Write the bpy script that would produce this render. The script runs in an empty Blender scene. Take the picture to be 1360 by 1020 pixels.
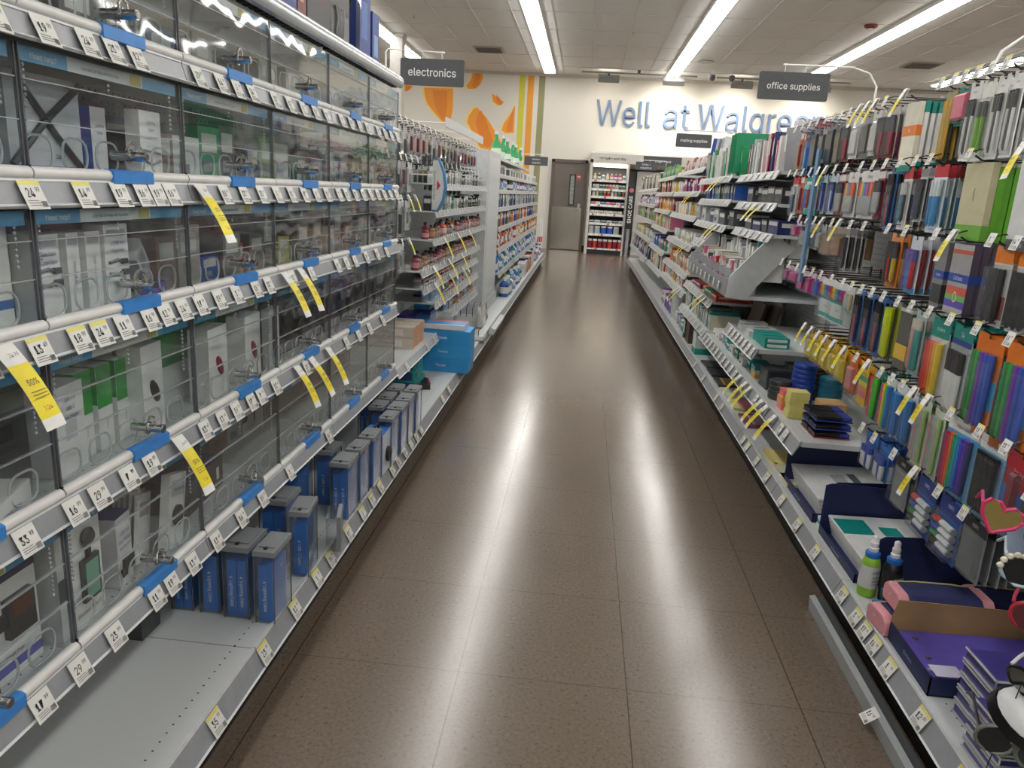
import bpy, math, random
from mathutils import Vector, Matrix, Euler
random.seed(7)
R = math.radians
SC = bpy.context.scene
COL = SC.collection

# ------------------------------------------------------------------ camera, light, exposure
def make_camera():
    yaw, pitch, roll, h = .0816, .2518, -.0572, 1.28
    f = Vector((-math.sin(yaw)*math.cos(pitch), math.cos(yaw)*math.cos(pitch), -math.sin(pitch)))
    r = Vector((math.cos(yaw), math.sin(yaw), 0)); u = r.cross(f)
    r2 = r*math.cos(roll)-u*math.sin(roll); u2 = u*math.cos(roll)+r*math.sin(roll)
    cam = bpy.data.cameras.new('camera'); co = bpy.data.objects.new('camera', cam); COL.objects.link(co)
    m = Matrix((r2, u2, -f)).transposed().to_4x4(); m.translation = (0, 0, h)
    co.matrix_world = m
    cam.sensor_width = 36; cam.lens = 996.9/1360*36; cam.clip_start = .02; cam.clip_end = 100
    SC.camera = co
make_camera()
W = bpy.data.worlds.new('world'); SC.world = W; W.use_nodes = True
W.node_tree.nodes['Background'].inputs[0].default_value = (.9, .93, 1, 1)
W.node_tree.nodes['Background'].inputs[1].default_value = .15
SC.view_settings.view_transform = 'Standard'; SC.view_settings.look = 'None'
SC.view_settings.gamma = 1; SC.view_settings.use_curve_mapping = False
SC.view_settings.exposure = 0.52
LAMP_POWER = 11.5
SC.cycles.transparent_max_bounces = 40
SC.cycles.max_bounces = 8; SC.cycles.diffuse_bounces = 4; SC.cycles.glossy_bounces = 4
SC.cycles.caustics_reflective = False; SC.cycles.caustics_refractive = False
SC.cycles.sample_clamp_indirect = 3.0
SC.cycles.use_denoising = True

# ------------------------------------------------------------------ materials
def srgb(c):
    if isinstance(c, str):
        c = c.lstrip('#'); c = [int(c[i:i+2], 16)/255 for i in (0, 2, 4)]
    return tuple((v/12.92 if v <= .04045 else ((v+.055)/1.055)**2.4) for v in c)+(1,)
MATS = {}
def nodes_of(name):
    m = bpy.data.materials.new(name); m.use_nodes = True
    nt = m.node_tree; b = nt.nodes['Principled BSDF']
    return m, nt, b
def mat(col, rough=.5, metal=0., noise=.06, coat=0.):
    """plain printed / painted surface: a base colour with a faint procedural mottling"""
    k = (col, rough, metal, noise, coat)
    if k in MATS: return MATS[k]
    m, nt, b = nodes_of('surface')
    c = srgb(col)
    n = nt.nodes.new('ShaderNodeTexNoise'); n.inputs['Scale'].default_value = 30; n.inputs['Detail'].default_value = 3
    tc = nt.nodes.new('ShaderNodeTexCoord'); nt.links.new(tc.outputs['Object'], n.inputs['Vector'])
    r = nt.nodes.new('ShaderNodeValToRGB'); nt.links.new(n.outputs['Fac'], r.inputs['Fac'])
    r.color_ramp.elements[0].position = .3; r.color_ramp.elements[1].position = .7
    r.color_ramp.elements[0].color = tuple(max(0, v*(1-noise)) for v in c[:3])+(1,)
    r.color_ramp.elements[1].color = tuple(min(1, v*(1+noise)) for v in c[:3])+(1,)
    nt.links.new(r.outputs['Color'], b.inputs['Base Color'])
    b.inputs['Roughness'].default_value = rough; b.inputs['Metallic'].default_value = metal
    b.inputs['Coat Weight'].default_value = coat
    MATS[k] = m; return m
def emis(col, s):
    k = ('e', col, s)
    if k in MATS: return MATS[k]
    m, nt, b = nodes_of('lamp_glow')
    b.inputs['Emission Color'].default_value = srgb(col); b.inputs['Emission Strength'].default_value = s
    b.inputs['Base Color'].default_value = srgb(col)
    MATS[k] = m; return m
def clear(tint='#f6f8f8', rough=.04, haze=.016, name='clear_plastic', ior=1.5):
    k = ('c', tint, rough, haze)
    if k in MATS: return MATS[k]
    m = bpy.data.materials.new(name); m.use_nodes = True; nt = m.node_tree
    nt.nodes.remove(nt.nodes['Principled BSDF'])
    out = nt.nodes['Material Output']
    tr = nt.nodes.new('ShaderNodeBsdfTransparent'); tr.inputs[0].default_value = srgb(tint)
    gl = nt.nodes.new('ShaderNodeBsdfGlossy'); gl.inputs['Roughness'].default_value = rough
    df = nt.nodes.new('ShaderNodeBsdfDiffuse'); df.inputs[0].default_value = (.8, .82, .85, 1)
    lw = nt.nodes.new('ShaderNodeLayerWeight'); lw.inputs[0].default_value = .5
    fp = nt.nodes.new('ShaderNodeMath'); fp.operation = 'POWER'; nt.links.new(lw.outputs['Facing'], fp.inputs[0]); fp.inputs[1].default_value = 4.
    fr = nt.nodes.new('ShaderNodeMapRange'); nt.links.new(fp.outputs[0], fr.inputs[0]); fr.inputs[3].default_value = .035; fr.inputs[4].default_value = .75
    no = nt.nodes.new('ShaderNodeTexNoise'); no.inputs['Scale'].default_value = 3.2; no.inputs['Detail'].default_value = 2
    tc = nt.nodes.new('ShaderNodeTexCoord'); nt.links.new(tc.outputs['Object'], no.inputs['Vector'])
    bp = nt.nodes.new('ShaderNodeBump'); bp.inputs['Strength'].default_value = .35; bp.inputs['Distance'].default_value = .02
    nt.links.new(no.outputs['Fac'], bp.inputs['Height']); nt.links.new(bp.outputs['Normal'], gl.inputs['Normal'])
    m1 = nt.nodes.new('ShaderNodeMixShader'); m1.inputs[0].default_value = haze
    nt.links.new(tr.outputs[0], m1.inputs[1]); nt.links.new(df.outputs[0], m1.inputs[2])
    m2 = nt.nodes.new('ShaderNodeMixShader'); nt.links.new(fr.outputs[0], m2.inputs[0])
    nt.links.new(m1.outputs[0], m2.inputs[1]); nt.links.new(gl.outputs[0], m2.inputs[2])
    nt.links.new(m2.outputs[0], out.inputs['Surface'])
    MATS[k] = m; return m
def coord_lines(nt, axis, period, offset, width, tc):
    """1 inside a thin line repeated along one object axis"""
    s = nt.nodes.new('ShaderNodeSeparateXYZ'); nt.links.new(tc.outputs['Object'], s.inputs[0])
    a = nt.nodes.new('ShaderNodeMath'); a.operation = 'SUBTRACT'; nt.links.new(s.outputs[axis], a.inputs[0]); a.inputs[1].default_value = offset-period/2
    w = nt.nodes.new('ShaderNodeMath'); w.operation = 'PINGPONG'; nt.links.new(a.outputs[0], w.inputs[0]); w.inputs[1].default_value = period/2
    g = nt.nodes.new('ShaderNodeMath'); g.operation = 'GREATER_THAN'; nt.links.new(w.outputs[0], g.inputs[0]); g.inputs[1].default_value = period/2-width/2
    return g
def mathn(nt, op, a, b):
    n = nt.nodes.new('ShaderNodeMath'); n.operation = op
    for i, v in enumerate((a, b)):
        if isinstance(v, (int, float)): n.inputs[i].default_value = v
        elif v is not None: nt.links.new(v.outputs[0], n.inputs[i])
    return n
def floor_material():
    m, nt, b = nodes_of('vinyl_tile')
    tc = nt.nodes.new('ShaderNodeTexCoord')
    n1 = nt.nodes.new('ShaderNodeTexNoise'); n1.inputs['Scale'].default_value = 95; n1.inputs['Detail'].default_value = 6; n1.inputs['Roughness'].default_value = .75
    nt.links.new(tc.outputs['Object'], n1.inputs['Vector'])
    r = nt.nodes.new('ShaderNodeValToRGB'); nt.links.new(n1.outputs['Fac'], r.inputs['Fac'])
    e = r.color_ramp.elements; e[0].position = .33; e[0].color = srgb('#3a3029'); e[1].position = .72; e[1].color = srgb('#857a6d')
    x = r.color_ramp.elements.new(.43); x.color = srgb('#665a4f'); x = r.color_ramp.elements.new(.6); x.color = srgb('#6e6257')
    n2 = nt.nodes.new('ShaderNodeTexNoise'); n2.inputs['Scale'].default_value = 1.7; n2.inputs['Detail'].default_value = 4
    nt.links.new(tc.outputs['Object'], n2.inputs['Vector'])
    mx = nt.nodes.new('ShaderNodeMix'); mx.data_type = 'RGBA'; mx.blend_type = 'MULTIPLY'; mx.inputs[0].default_value = .35
    r2 = nt.nodes.new('ShaderNodeValToRGB'); nt.links.new(n2.outputs['Fac'], r2.inputs['Fac'])
    r2.color_ramp.elements[0].position = .3; r2.color_ramp.elements[0].color = (.75, .72, .68, 1); r2.color_ramp.elements[1].position = .7; r2.color_ramp.elements[1].color = (1, 1, 1, 1)
    nt.links.new(r.outputs['Color'], mx.inputs[6]); nt.links.new(r2.outputs['Color'], mx.inputs[7])
    lx = coord_lines(nt, 0, .457, -.247, .0035, tc); ly = coord_lines(nt, 1, .457, 1.776, .003, tc)
    mn = mathn(nt, 'MULTIPLY', lx, .75); ml = mathn(nt, 'MULTIPLY', ly, .5); l = mathn(nt, 'MAXIMUM', mn, ml)
    mx2 = nt.nodes.new('ShaderNodeMix'); mx2.data_type = 'RGBA'; nt.links.new(l.outputs[0], mx2.inputs[0])
    nt.links.new(mx.outputs[2], mx2.inputs[6]); mx2.inputs[7].default_value = srgb('#2c241e')
    nt.links.new(mx2.outputs[2], b.inputs['Base Color'])
    n3 = nt.nodes.new('ShaderNodeTexNoise'); n3.inputs['Scale'].default_value = 2; n3.inputs['Detail'].default_value = 2
    mp = nt.nodes.new('ShaderNodeMapping'); mp.inputs['Scale'].default_value = (3.5, .6, 1); nt.links.new(tc.outputs['Object'], mp.inputs[0]); nt.links.new(mp.outputs[0], n3.inputs['Vector'])
    rr = nt.nodes.new('ShaderNodeMapRange'); nt.links.new(n3.outputs['Fac'], rr.inputs[0]); rr.inputs[3].default_value = .15; rr.inputs[4].default_value = .25
    nt.links.new(rr.outputs[0], b.inputs['Roughness'])
    bp = nt.nodes.new('ShaderNodeBump'); bp.inputs['Strength'].default_value = .08; bp.inputs['Distance'].default_value = .01
    nt.links.new(n3.outputs['Fac'], bp.inputs['Height']); nt.links.new(bp.outputs[0], b.inputs['Normal'])
    b.inputs['Specular IOR Level'].default_value = .55
    return m
def wall_material(col, rough=.75, bump=.1):
    m, nt, b = nodes_of('painted_wall')
    tc = nt.nodes.new('ShaderNodeTexCoord'); n = nt.nodes.new('ShaderNodeTexNoise'); n.inputs['Scale'].default_value = 60
    nt.links.new(tc.outputs['Object'], n.inputs['Vector'])
    bp = nt.nodes.new('ShaderNodeBump'); bp.inputs['Strength'].default_value = bump; bp.inputs['Distance'].default_value = .003
    nt.links.new(n.outputs['Fac'], bp.inputs['Height']); nt.links.new(bp.outputs[0], b.inputs['Normal'])
    b.inputs['Base Color'].default_value = srgb(col); b.inputs['Roughness'].default_value = rough
    return m
def peg_material(col='#cbcdcb'):
    m, nt, b = nodes_of('pegboard')
    tc = nt.nodes.new('ShaderNodeTexCoord')
    s = nt.nodes.new('ShaderNodeSeparateXYZ'); nt.links.new(tc.outputs['Object'], s.inputs[0])
    d = []
    for ax, p in ((1, .0254), (2, .0254)):
        a = nt.nodes.new('ShaderNodeMath'); a.operation = 'PINGPONG'; nt.links.new(s.outputs[ax], a.inputs[0]); a.inputs[1].default_value = p/2
        d.append(mathn(nt, 'POWER', a, 2.))
    q = mathn(nt, 'ADD', d[0], d[1]); g = mathn(nt, 'LESS_THAN', q, .0032**2)
    mx = nt.nodes.new('ShaderNodeMix'); mx.data_type = 'RGBA'; nt.links.new(g.outputs[0], mx.inputs[0])
    mx.inputs[6].default_value = srgb(col); mx.inputs[7].default_value = srgb('#2a2a2a')
    nt.links.new(mx.outputs[2], b.inputs['Base Color']); b.inputs['Roughness'].default_value = .45
    return m
def deck_material():
    """white enamelled shelf with two rows of small holes near its front edge (local x = distance behind the edge)"""
    m, nt, b = nodes_of('shelf_enamel')
    tc = nt.nodes.new('ShaderNodeTexCoord')
    s = nt.nodes.new('ShaderNodeSeparateXYZ'); nt.links.new(tc.outputs['Object'], s.inputs[0])
    ab = mathn(nt, 'ABSOLUTE', s, None); nt.links.new(s.outputs[0], ab.inputs[0])
    sx = mathn(nt, 'SUBTRACT', ab, .045); a2 = mathn(nt, 'POWER', mathn(nt, 'ABSOLUTE', sx, None), 2.)
    pp = nt.nodes.new('ShaderNodeMath'); pp.operation = 'PINGPONG'; nt.links.new(s.outputs[1], pp.inputs[0]); pp.inputs[1].default_value = .0127
    b2 = mathn(nt, 'POWER', pp, 2.)
    g = mathn(nt, 'LESS_THAN', mathn(nt, 'ADD', a2, b2), .0024**2)
    mx = nt.nodes.new('ShaderNodeMix'); mx.data_type = 'RGBA'; nt.links.new(g.outputs[0], mx.inputs[0])
    mx.inputs[6].default_value = srgb('#c6cacb'); mx.inputs[7].default_value = srgb('#222222')
    nt.links.new(mx.outputs[2], b.inputs['Base Color']); b.inputs['Roughness'].default_value = .35
    return m
DECK = deck_material(); PEG = peg_material(); ENAMEL = mat('#c3c8cb', .35); STRIP = mat('#96999e', .3); STRIPW = mat('#b9bdc1', .3)
CHROME = mat('#c9c9c9', .18, 1.); WIRE = mat('#3a3a3c', .3, .7); WHITE = mat('#e8e8e6', .45); INK = mat('#1c1c1e', .5)
PLEXI = clear(); GREY = mat('#55585c', .4); BLUEH = mat('#3c84cf', .35); YEL = mat('#e9d72e', .5); EDGE = clear('#7d8290', .1, .12, 'plexi_edge')

# ------------------------------------------------------------------ mesh building
import os
FONT = None
try:
    FONT = bpy.data.fonts.load(os.path.join(bpy.utils.system_resource('DATAFILES'), 'fonts', 'Inter.woff2'))   # the face that ships with Blender
except Exception:
    FONT = None
TXT = {}
def text_geo(s, bold=0., spacing=1.):
    k = (s, bold, spacing)
    if k not in TXT:
        cu = bpy.data.curves.new('lettering', 'FONT'); cu.body = s; cu.size = 1; cu.resolution_u = 3
        if FONT: cu.font = FONT
        cu.offset = bold; cu.align_x = 'CENTER'; cu.align_y = 'CENTER'; cu.space_character = spacing
        o = bpy.data.objects.new('lettering', cu); COL.objects.link(o)
        bpy.context.view_layer.update()
        me = bpy.data.meshes.new_from_object(o)
        TXT[k] = ([v.co.copy() for v in me.vertices], [tuple(p.vertices) for p in me.polygons])
        bpy.data.objects.remove(o); bpy.data.meshes.remove(me); bpy.data.curves.remove(cu)
    return TXT[k]
FR = {'+X': Matrix(((0, 0, 1), (1, 0, 0), (0, 1, 0))), '-X': Matrix(((0, 0, -1), (-1, 0, 0), (0, 1, 0))),
      '-Y': Matrix(((1, 0, 0), (0, 0, -1), (0, 1, 0))), '+Y': Matrix(((-1, 0, 0), (0, 0, 1), (0, 1, 0))),
      'TL': Matrix(((0, -1, 0), (1, 0, 0), (0, 0, 1))), 'TR': Matrix(((0, 1, 0), (-1, 0, 0), (0, 0, 1)))}
class MB:
    def __init__(s): s.v = []; s.f = []; s.m = []; s.mats = []
    def mi(s, m):
        if m not in s.mats: s.mats.append(m)
        return s.mats.index(m)
    def add(s, vs, fs, m, M=None):
        n = len(s.v); k = s.mi(m)
        s.v += [tuple(M @ Vector(v)) if M is not None else tuple(v) for v in vs]
        s.f += [tuple(i+n for i in f) for f in fs]; s.m += [k]*len(fs)
    def box(s, x0, x1, y0, y1, z0, z1, m, M=None):
        vs = [(x, y, z) for x in (x0, x1) for y in (y0, y1) for z in (z0, z1)]
        s.add(vs, [(0, 1, 3, 2), (4, 6, 7, 5), (0, 4, 5, 1), (2, 3, 7, 6), (0, 2, 6, 4), (1, 5, 7, 3)], m, M)
    def prism(s, poly, a, b, m, axis='y', M=None):
        """polygon in the plane across `axis`, extruded from a to b"""
        def P(p, t):
            return {'y': (p[0], t, p[1]), 'x': (t, p[0], p[1]), 'z': (p[0], p[1], t)}[axis]
        n = len(poly); vs = [P(p, a) for p in poly]+[P(p, b) for p in poly]
        fs = [tuple(range(n)), tuple(range(2*n-1, n-1, -1))]+[(i, i+n, (i+1) % n+n, (i+1) % n) for i in range(n)]
        s.add(vs, fs, m, M)
    def tube(s, pts, r, m, n=6, M=None, caps=True, radii=None):
        pts = [Vector(p) for p in pts]; vs = []; fs = []
        ref = None
        for i, p in enumerate(pts):
            d = (pts[min(i+1, len(pts)-1)]-pts[max(i-1, 0)]).normalized()
            if ref is None: ref = Vector((0, 0, 1)) if abs(d.z) < .9 else Vector((1, 0, 0))
            a = d.cross(ref).normalized(); b = d.cross(a).normalized(); ref = -b if False else ref
            rr = radii[i] if radii else r
            vs += [p+(a*math.cos(t)+b*math.sin(t))*rr for t in [2*math.pi*k/n for k in range(n)]]
        for i in range(len(pts)-1):
            for k in range(n):
                fs.append((i*n+k, i*n+(k+1) % n, (i+1)*n+(k+1) % n, (i+1)*n+k))
        if caps: fs += [tuple(range(n-1, -1, -1)), tuple(range((len(pts)-1)*n, len(pts)*n))]
        s.add(vs, fs, m, M)
    def lathe(s, prof, m, n=14, M=None, c=(0, 0, 0)):
        """prof = [(radius, z)] turned about z through c"""
        vs = [(c[0]+r*math.cos(2*math.pi*k/n), c[1]+r*math.sin(2*math.pi*k/n), c[2]+z) for r, z in prof for k in range(n)]
        fs = [(i*n+k, i*n+(k+1) % n, (i+1)*n+(k+1) % n, (i+1)*n+k) for i in range(len(prof)-1) for k in range(n)]
        fs += [tuple(range(n-1, -1, -1)), tuple(range((len(prof)-1)*n, len(prof)*n))]
        s.add(vs, fs, m, M)
    def text(s, t, size, m, M, bold=.006, sx=1.):
        vs, fs = text_geo(t, bold)
        s.add([(v[0]*size*sx, v[1]*size, 0) for v in vs], fs, m, M)
    def rect(s, x0, y0, x1, y1, m, M, z=0.):
        s.add([(x0, y0, z), (x1, y0, z), (x1, y1, z), (x0, y1, z)], [(0, 1, 2, 3)], m, M)
    def mesh(s, name):
        me = bpy.data.meshes.new(name); me.from_pydata(s.v, [], s.f)
        for m in s.mats: me.materials.append(m)
        me.polygons.foreach_set('material_index', s.m); me.update()
        return me
    def build(s, name, parent=None, loc=(0, 0, 0), rot=None, smooth=False, bevel=0):
        me = s.mesh(name)
        if smooth:
            me.polygons.foreach_set('use_smooth', [True]*len(me.polygons))
            me.set_sharp_from_angle(angle=R(40))
        return inst(me, name, parent, loc, rot, bevel)
def inst(me, name, parent=None, loc=(0, 0, 0), rot=None, bevel=0):
    o = bpy.data.objects.new(name, me); COL.objects.link(o); o.location = loc
    if rot is not None: o.rotation_euler = rot
    if parent is not None: o.parent = parent
    if bevel:
        b = o.modifiers.new('bevel', 'BEVEL'); b.width = bevel; b.segments = 2; b.limit_method = 'ANGLE'
    return o
def tag(o, label, cat, group=None):
    o['label'] = label; o['category'] = cat
    if group: o['group'] = group
    return o
def thing(name, label, cat, loc=(0, 0, 0), rz=0., group=None, rot=None):
    o = bpy.data.objects.new(name, None); COL.objects.link(o); o.location = loc
    o.rotation_euler = rot if rot else (0, 0, rz); o.empty_display_size = .05
    return tag(o, label, cat, group)
def struct(o):
    o['kind'] = 'structure'; return o
KIDS = {}
def copy_tree(o, parent=None):
    c = o.copy(); COL.objects.link(c); c.parent = parent
    for ch in o.children: copy_tree(ch, c)
    return c
def copy_fast(root, kids, loc, rz, label, group):
    c = root.copy(); COL.objects.link(c); c.location = loc; c.rotation_euler = (0, 0, rz); c['label'] = label
    if group: c['group'] = group
    for ch, gs in kids:
        d = ch.copy(); COL.objects.link(d); d.parent = c
        for g in gs:
            e = g.copy(); COL.objects.link(e); e.parent = d
    return c
def T(x, y, z): return Matrix.Translation((x, y, z))
def face(dims, f, u=0., v=0., lift=.0006, rz=0.):
    """matrix that puts a flat print on face f of a box (dx,dy,dz; origin bottom centre); u,v in metres from the face centre"""
    dx, dy, dz = dims
    F = FR[f].to_4x4(); n = F.to_3x3() @ Vector((0, 0, 1))
    c = Vector((0, 0, dz/2)) + Vector((n.x*dx/2, n.y*dy/2, n.z*dz/2)) + n*lift
    return Matrix.Translation(c) @ F @ T(u, v, 0) @ Matrix.Rotation(rz, 4, 'Z')
ORD = ['first', 'second', 'third', 'fourth', 'fifth', 'sixth', 'seventh', 'eighth', 'ninth', 'tenth', 'eleventh', 'twelfth', 'thirteenth', 'fourteenth', 'fifteenth', 'sixteenth', 'seventeenth', 'eighteenth', 'nineteenth', 'twentieth', 'twenty-first', 'twenty-second', 'twenty-third', 'twenty-fourth']

# ------------------------------------------------------------------ the room
def room():
    b = MB(); b.box(-12, 12, -9, 18.2, -.1, 0, floor_material()); o = struct(b.build('floor')); 
    wl = wall_material('#d9d5cc')
    b = MB(); b.box(-12, 12, 18, 18.2, 0, 3.86, wl); struct(b.build('wall_back'))
    b = MB(); b.box(-12, 12, -9.2, -9, 0, 3.86, wl); struct(b.build('wall_front'))
    b = MB(); b.box(-12.2, -12, -9.2, 18.2, 0, 3.86, wl); struct(b.build('wall_left'))
    b = MB(); b.box(12, 12.2, -9.2, 18.2, 0, 3.86, wl); struct(b.build('wall_right'))
    b = MB(); b.box(-12.2, 12.2, -9.2, 18.2, 3.86, 4.0, wall_material('#e4e2df', .9, .4)); struct(b.build('ceiling'))
    g = mat('#d6d3ce', .7); b = MB(); x = -12+.32
    while x < 12:
        b.box(x-.008, x+.008, -9, 18, 3.852, 3.862, g); x += .61
    b.build('trim_1')['kind'] = 'structure'
    b = MB(); y = -9+.31
    while y < 18:
        b.box(-12, 12, y-.006, y+.006, 3.854, 3.862, g); y += 1.22
    b.build('trim_2')['kind'] = 'structure'
    b = MB(); b.box(-12, 12, 17.97, 18, 3.8, 3.86, mat('#bdb8b0', .6)); struct(b.build('trim_3'))
room()

def strip_light(x, y0, y1, w, lab):
    root = thing('ceiling_light', lab, 'ceiling light', (x, (y0+y1)/2, 3.86)); L = (y1-y0)/2
    b = MB(); b.box(-w/2-.02, -w/2, -L, L, -.05, 0, WHITE); b.box(w/2, w/2+.02, -L, L, -.05, 0, WHITE)
    b.box(-w/2, w/2, -L, -L+.02, -.05, 0, WHITE); b.box(-w/2, w/2, L-.02, L, -.05, 0, WHITE); b.build('housing', root)
    b = MB(); b.box(-w/2+.002, w/2-.002, -L+.02, L-.02, -.075, -.03, emis('#fcfaf5', LAMP_POWER)); b.build('diffuser', root)
    k = -L+.61
    while k < L-.1:
        c = MB(); c.tube([(-w*.3, k, -.077), (-w*.1, k-.05, -.08), (w*.1, k-.05, -.08), (w*.3, k, -.077)], .008, mat('#c9ccd0', .4), 4); c.build('lamp_clip', root); k += 1.22
for i, (x, y1, n) in enumerate([(-3.72, 16.8, 'far left row beyond the pillar'), (-.99, 17.45, 'middle left row above the aisle'), (1.62, 17.55, 'row ending above the wall lettering'), (4.28, 16.5, 'right row beyond the office supplies sign')]):
    for k in range(3):
        a = y1-(k+1)*8.5; 
        strip_light(x, a+.004, y1-k*8.5, .22, 'long white fluorescent ceiling strip, '+n if k == 0 else 'long fluorescent strip, %s, %s length from the wall' % (n, ORD[k]))
for i, x in enumerate([-9, -6.4, 6.9, 9.5]):
    strip_light(x, -8, 17, .22, 'long fluorescent ceiling strip, far %s side, %s row out' % ('left' if x < 0 else 'right', 'outer' if abs(x) > 8 else 'inner'))

def back_wall():
    # mural: flat print on the wall
    def mu(px, py): return (-1.703+(px-690)*.01715, 3.83-(py-98)*.0161+(px-690)*.0006)
    def mz(zx, zy): return mu(500+zx*.2353, zy*.2353)
    lm, lo, lr = mat('#ea9833', .6, noise=.02), mat('#df8328', .6, noise=.02), mat('#f0d27a', .6)
    def poly(b, pts, m, lift):
        n = len(pts); b.add([(p[0], 18-lift, p[1]) for p in pts], [tuple(range(n))], m)
    root = thing('wall_mural', 'painted mural of orange slices on the white back wall', 'mural', (0, 0, 0))
    shapes = [('orange_slice', [(540, 405), (598, 402), (603, 440), (590, 480), (560, 505), (515, 507), (500, 490), (530, 450)]),
              ('orange_slice', [(255, 490), (440, 495), (442, 620), (430, 690), (380, 700), (330, 650), (280, 590), (262, 540)]),
              ('orange_slice', [(137, 482), (205, 488), (190, 510), (140, 528)]),
              ('orange_slice', [(650, 525), (690, 550), (728, 578), (715, 595), (690, 597), (660, 575)]),
              ('orange_slice', [(792, 580), (792, 755), (740, 758), (715, 740), (725, 700), (770, 630)]),
              ('orange_slice', [(570, 598), (635, 665), (750, 835), (690, 870), (600, 850), (510, 690), (520, 650), (545, 610)])]
    for nme, pts in shapes:
        b = MB(); P = [mz(*p) for p in pts]; cx = sum(p[0] for p in P)/len(P); cz = sum(p[1] for p in P)/len(P)
        poly(b, P, lr, .003); poly(b, [(cx+(p[0]-cx)*.9+.02, cz+(p[1]-cz)*.92) for p in P], lm, .0045)
        poly(b, [(cx+(p[0]-cx)*.45+.05, cz+(p[1]-cz)*.8) for p in P], lo, .006)
        b.build(nme, root)
    for x0, x1, c, w in [(-1.69, -1.56, '#c9c23c', 'yellow green'), (-1.5, -1.36, '#e0982e', 'orange'), (-1.25, -1.11, '#8f8f66', 'olive')]:
        b = MB(); b.box(x0, x1, 17.996, 18, .3, 3.8, mat(c, .6)); o = b.build('stripe', root); o['label'] = w+' vertical stripe'
    # raised wall lettering, cropped by the gondola from the camera
    root = thing('wall_lettering', 'large thin blue grey letters reading Well at Walgreens on the back wall', 'wall sign', (0, 17.97, 2.82))
    lb = mat('#647c9e', .5)
    words = [('Well', .08, 1.22), ('at', 1.585, .56), ('Walgreens', 2.33, 3.1)]
    for w, x0, wd in words:
        cu = bpy.data.curves.new('word', 'FONT'); cu.body = w; cu.size = .76; cu.extrude = .025; cu.offset = -.002; cu.resolution_u = 4
        if FONT: cu.font = FONT
        o = bpy.data.objects.new('word', cu); COL.objects.link(o); bpy.context.view_layer.update()
        me = bpy.data.meshes.new_from_object(o); bpy.data.objects.remove(o)
        me.materials.clear(); me.materials.append(lb)
        xs = [v.co.x for v in me.vertices]; k = wd/(max(xs)-min(xs)); a = min(xs)
        zz = max(v.co.y for v in me.vertices); kz = .54/zz if w != 'at' else .54/zz*.92
        for v in me.vertices: v.co = Vector(((v.co.x-a)*k, -v.co.z, v.co.y*kz))
        inst(me, 'word', root, (x0, 0, 0))
    # track lights
    for x0, x1, hs, n in [(-.3, 2.1, (.28, 1.63), 'left'), (2.5, 5.2, (3.03, 4.6), 'right')]:
        root = thing('track_light', 'ceiling track with wall washer lamps above the wall lettering, %s length' % n, 'track light', ((x0+x1)/2, 17, 3.8))
        b = MB(); b.box(x0-(x0+x1)/2, (x1-x0)/2, -.02, .02, -.03, 0, mat('#8e8a86', .4)); b.box(-.03, .03, -.02, .02, 0, .06, GREY); b.build('track', root)
        for h in hs:
            hx = h-(x0+x1)/2
            b = MB(); b.box(hx-.02, hx+.02, -.02, .02, -.08, -.03, GREY)
            Mx = T(hx, 0, -.13) @ Matrix.Rotation(R(35), 4, 'X')
            b.box(-.22, .22, -.08, .08, -.05, .05, mat('#8b8a86', .45), Mx); o = b.build('lamp_head', root)
            c = MB(); c.box(-.2, .2, .08, .083, -.04, .04, emis('#fff1d8', 6.), Mx); c.build('lamp_glass', o)
            ld = bpy.data.lights.new('wall_washer', 'AREA'); ld.shape = 'RECTANGLE'; ld.size = .4; ld.size_y = .08; ld.energy = 8 if abs(h-.28) > .1 else 2; ld.color = (1, .93, .82); ld.spread = R(110)
            lo_ = bpy.data.objects.new('wall_washer', ld); COL.objects.link(lo_); lo_.parent = o
            lo_.matrix_local = T(hx, .09, -.17) @ Matrix.Rotation(R(-125+180+20), 4, 'X')
            lo_.rotation_euler = (R(48), 0, 0)
    for x, n in [(2.36, 'left of the pair'), (2.75, 'right of the pair')]:
        b = MB(); b.tube([(0, 0, 0), (0, 0, -.08)], .012, WHITE); b.lathe([(.03, -.2), (.06, -.16), (.06, -.1), (.03, -.08)], GREY); tag(b.build('spot_lamp', None, (x, 16.6, 3.86), smooth=True), 'small round spot lamp under the ceiling by the track, '+n, 'spot lamp')
    # door and frame
    fr = mat('#5f5650', .5); b = MB()
    for a in ((-.84, -.78), (-.08, -.02)): b.box(a[0], a[1], 17.9, 18.02, 0, 2.04, fr)
    b.box(-.84, -.02, 17.9, 18.02, 1.97, 2.04, fr); struct(b.build('trim_4'))
    root = bpy.data.objects.new('door_1', None); COL.objects.link(root); struct(root); root.location = (-.43, 17.95, 0)
    b = MB(); b.box(-.35, .35, -.02, .02, .01, 1.97, mat('#6b625c', .5, 0., 0)); b.box(-.33, .33, -.021, .021, 1.45, 1.453, INK); b.build('door_leaf', root)
    b = MB(); b.box(-.34, .34, -.026, -.02, .02, .98, mat('#b9b4ac', .2, 1., 0)); b.build('kick_plate', root)
    b = MB(); b.box(.02, .16, -.03, -.02, 1.02, 1.72, INK); b.build('window_frame', root)
    b = MB(); b.box(.045, .135, -.034, -.03, 1.05, 1.69, mat('#9fa6a6', .1, .6, .5)); b.build('window_glass', root)
    b = MB(); b.box(.24, .3, -.035, -.02, .95, 1.07, CHROME); b.tube([(.27, -.06, .93), (.18, -.06, .93)], .012, CHROME); b.tube([(.27, -.02, .93), (.27, -.06, .93)], .012, CHROME); b.build('door_handle', root)
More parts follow.
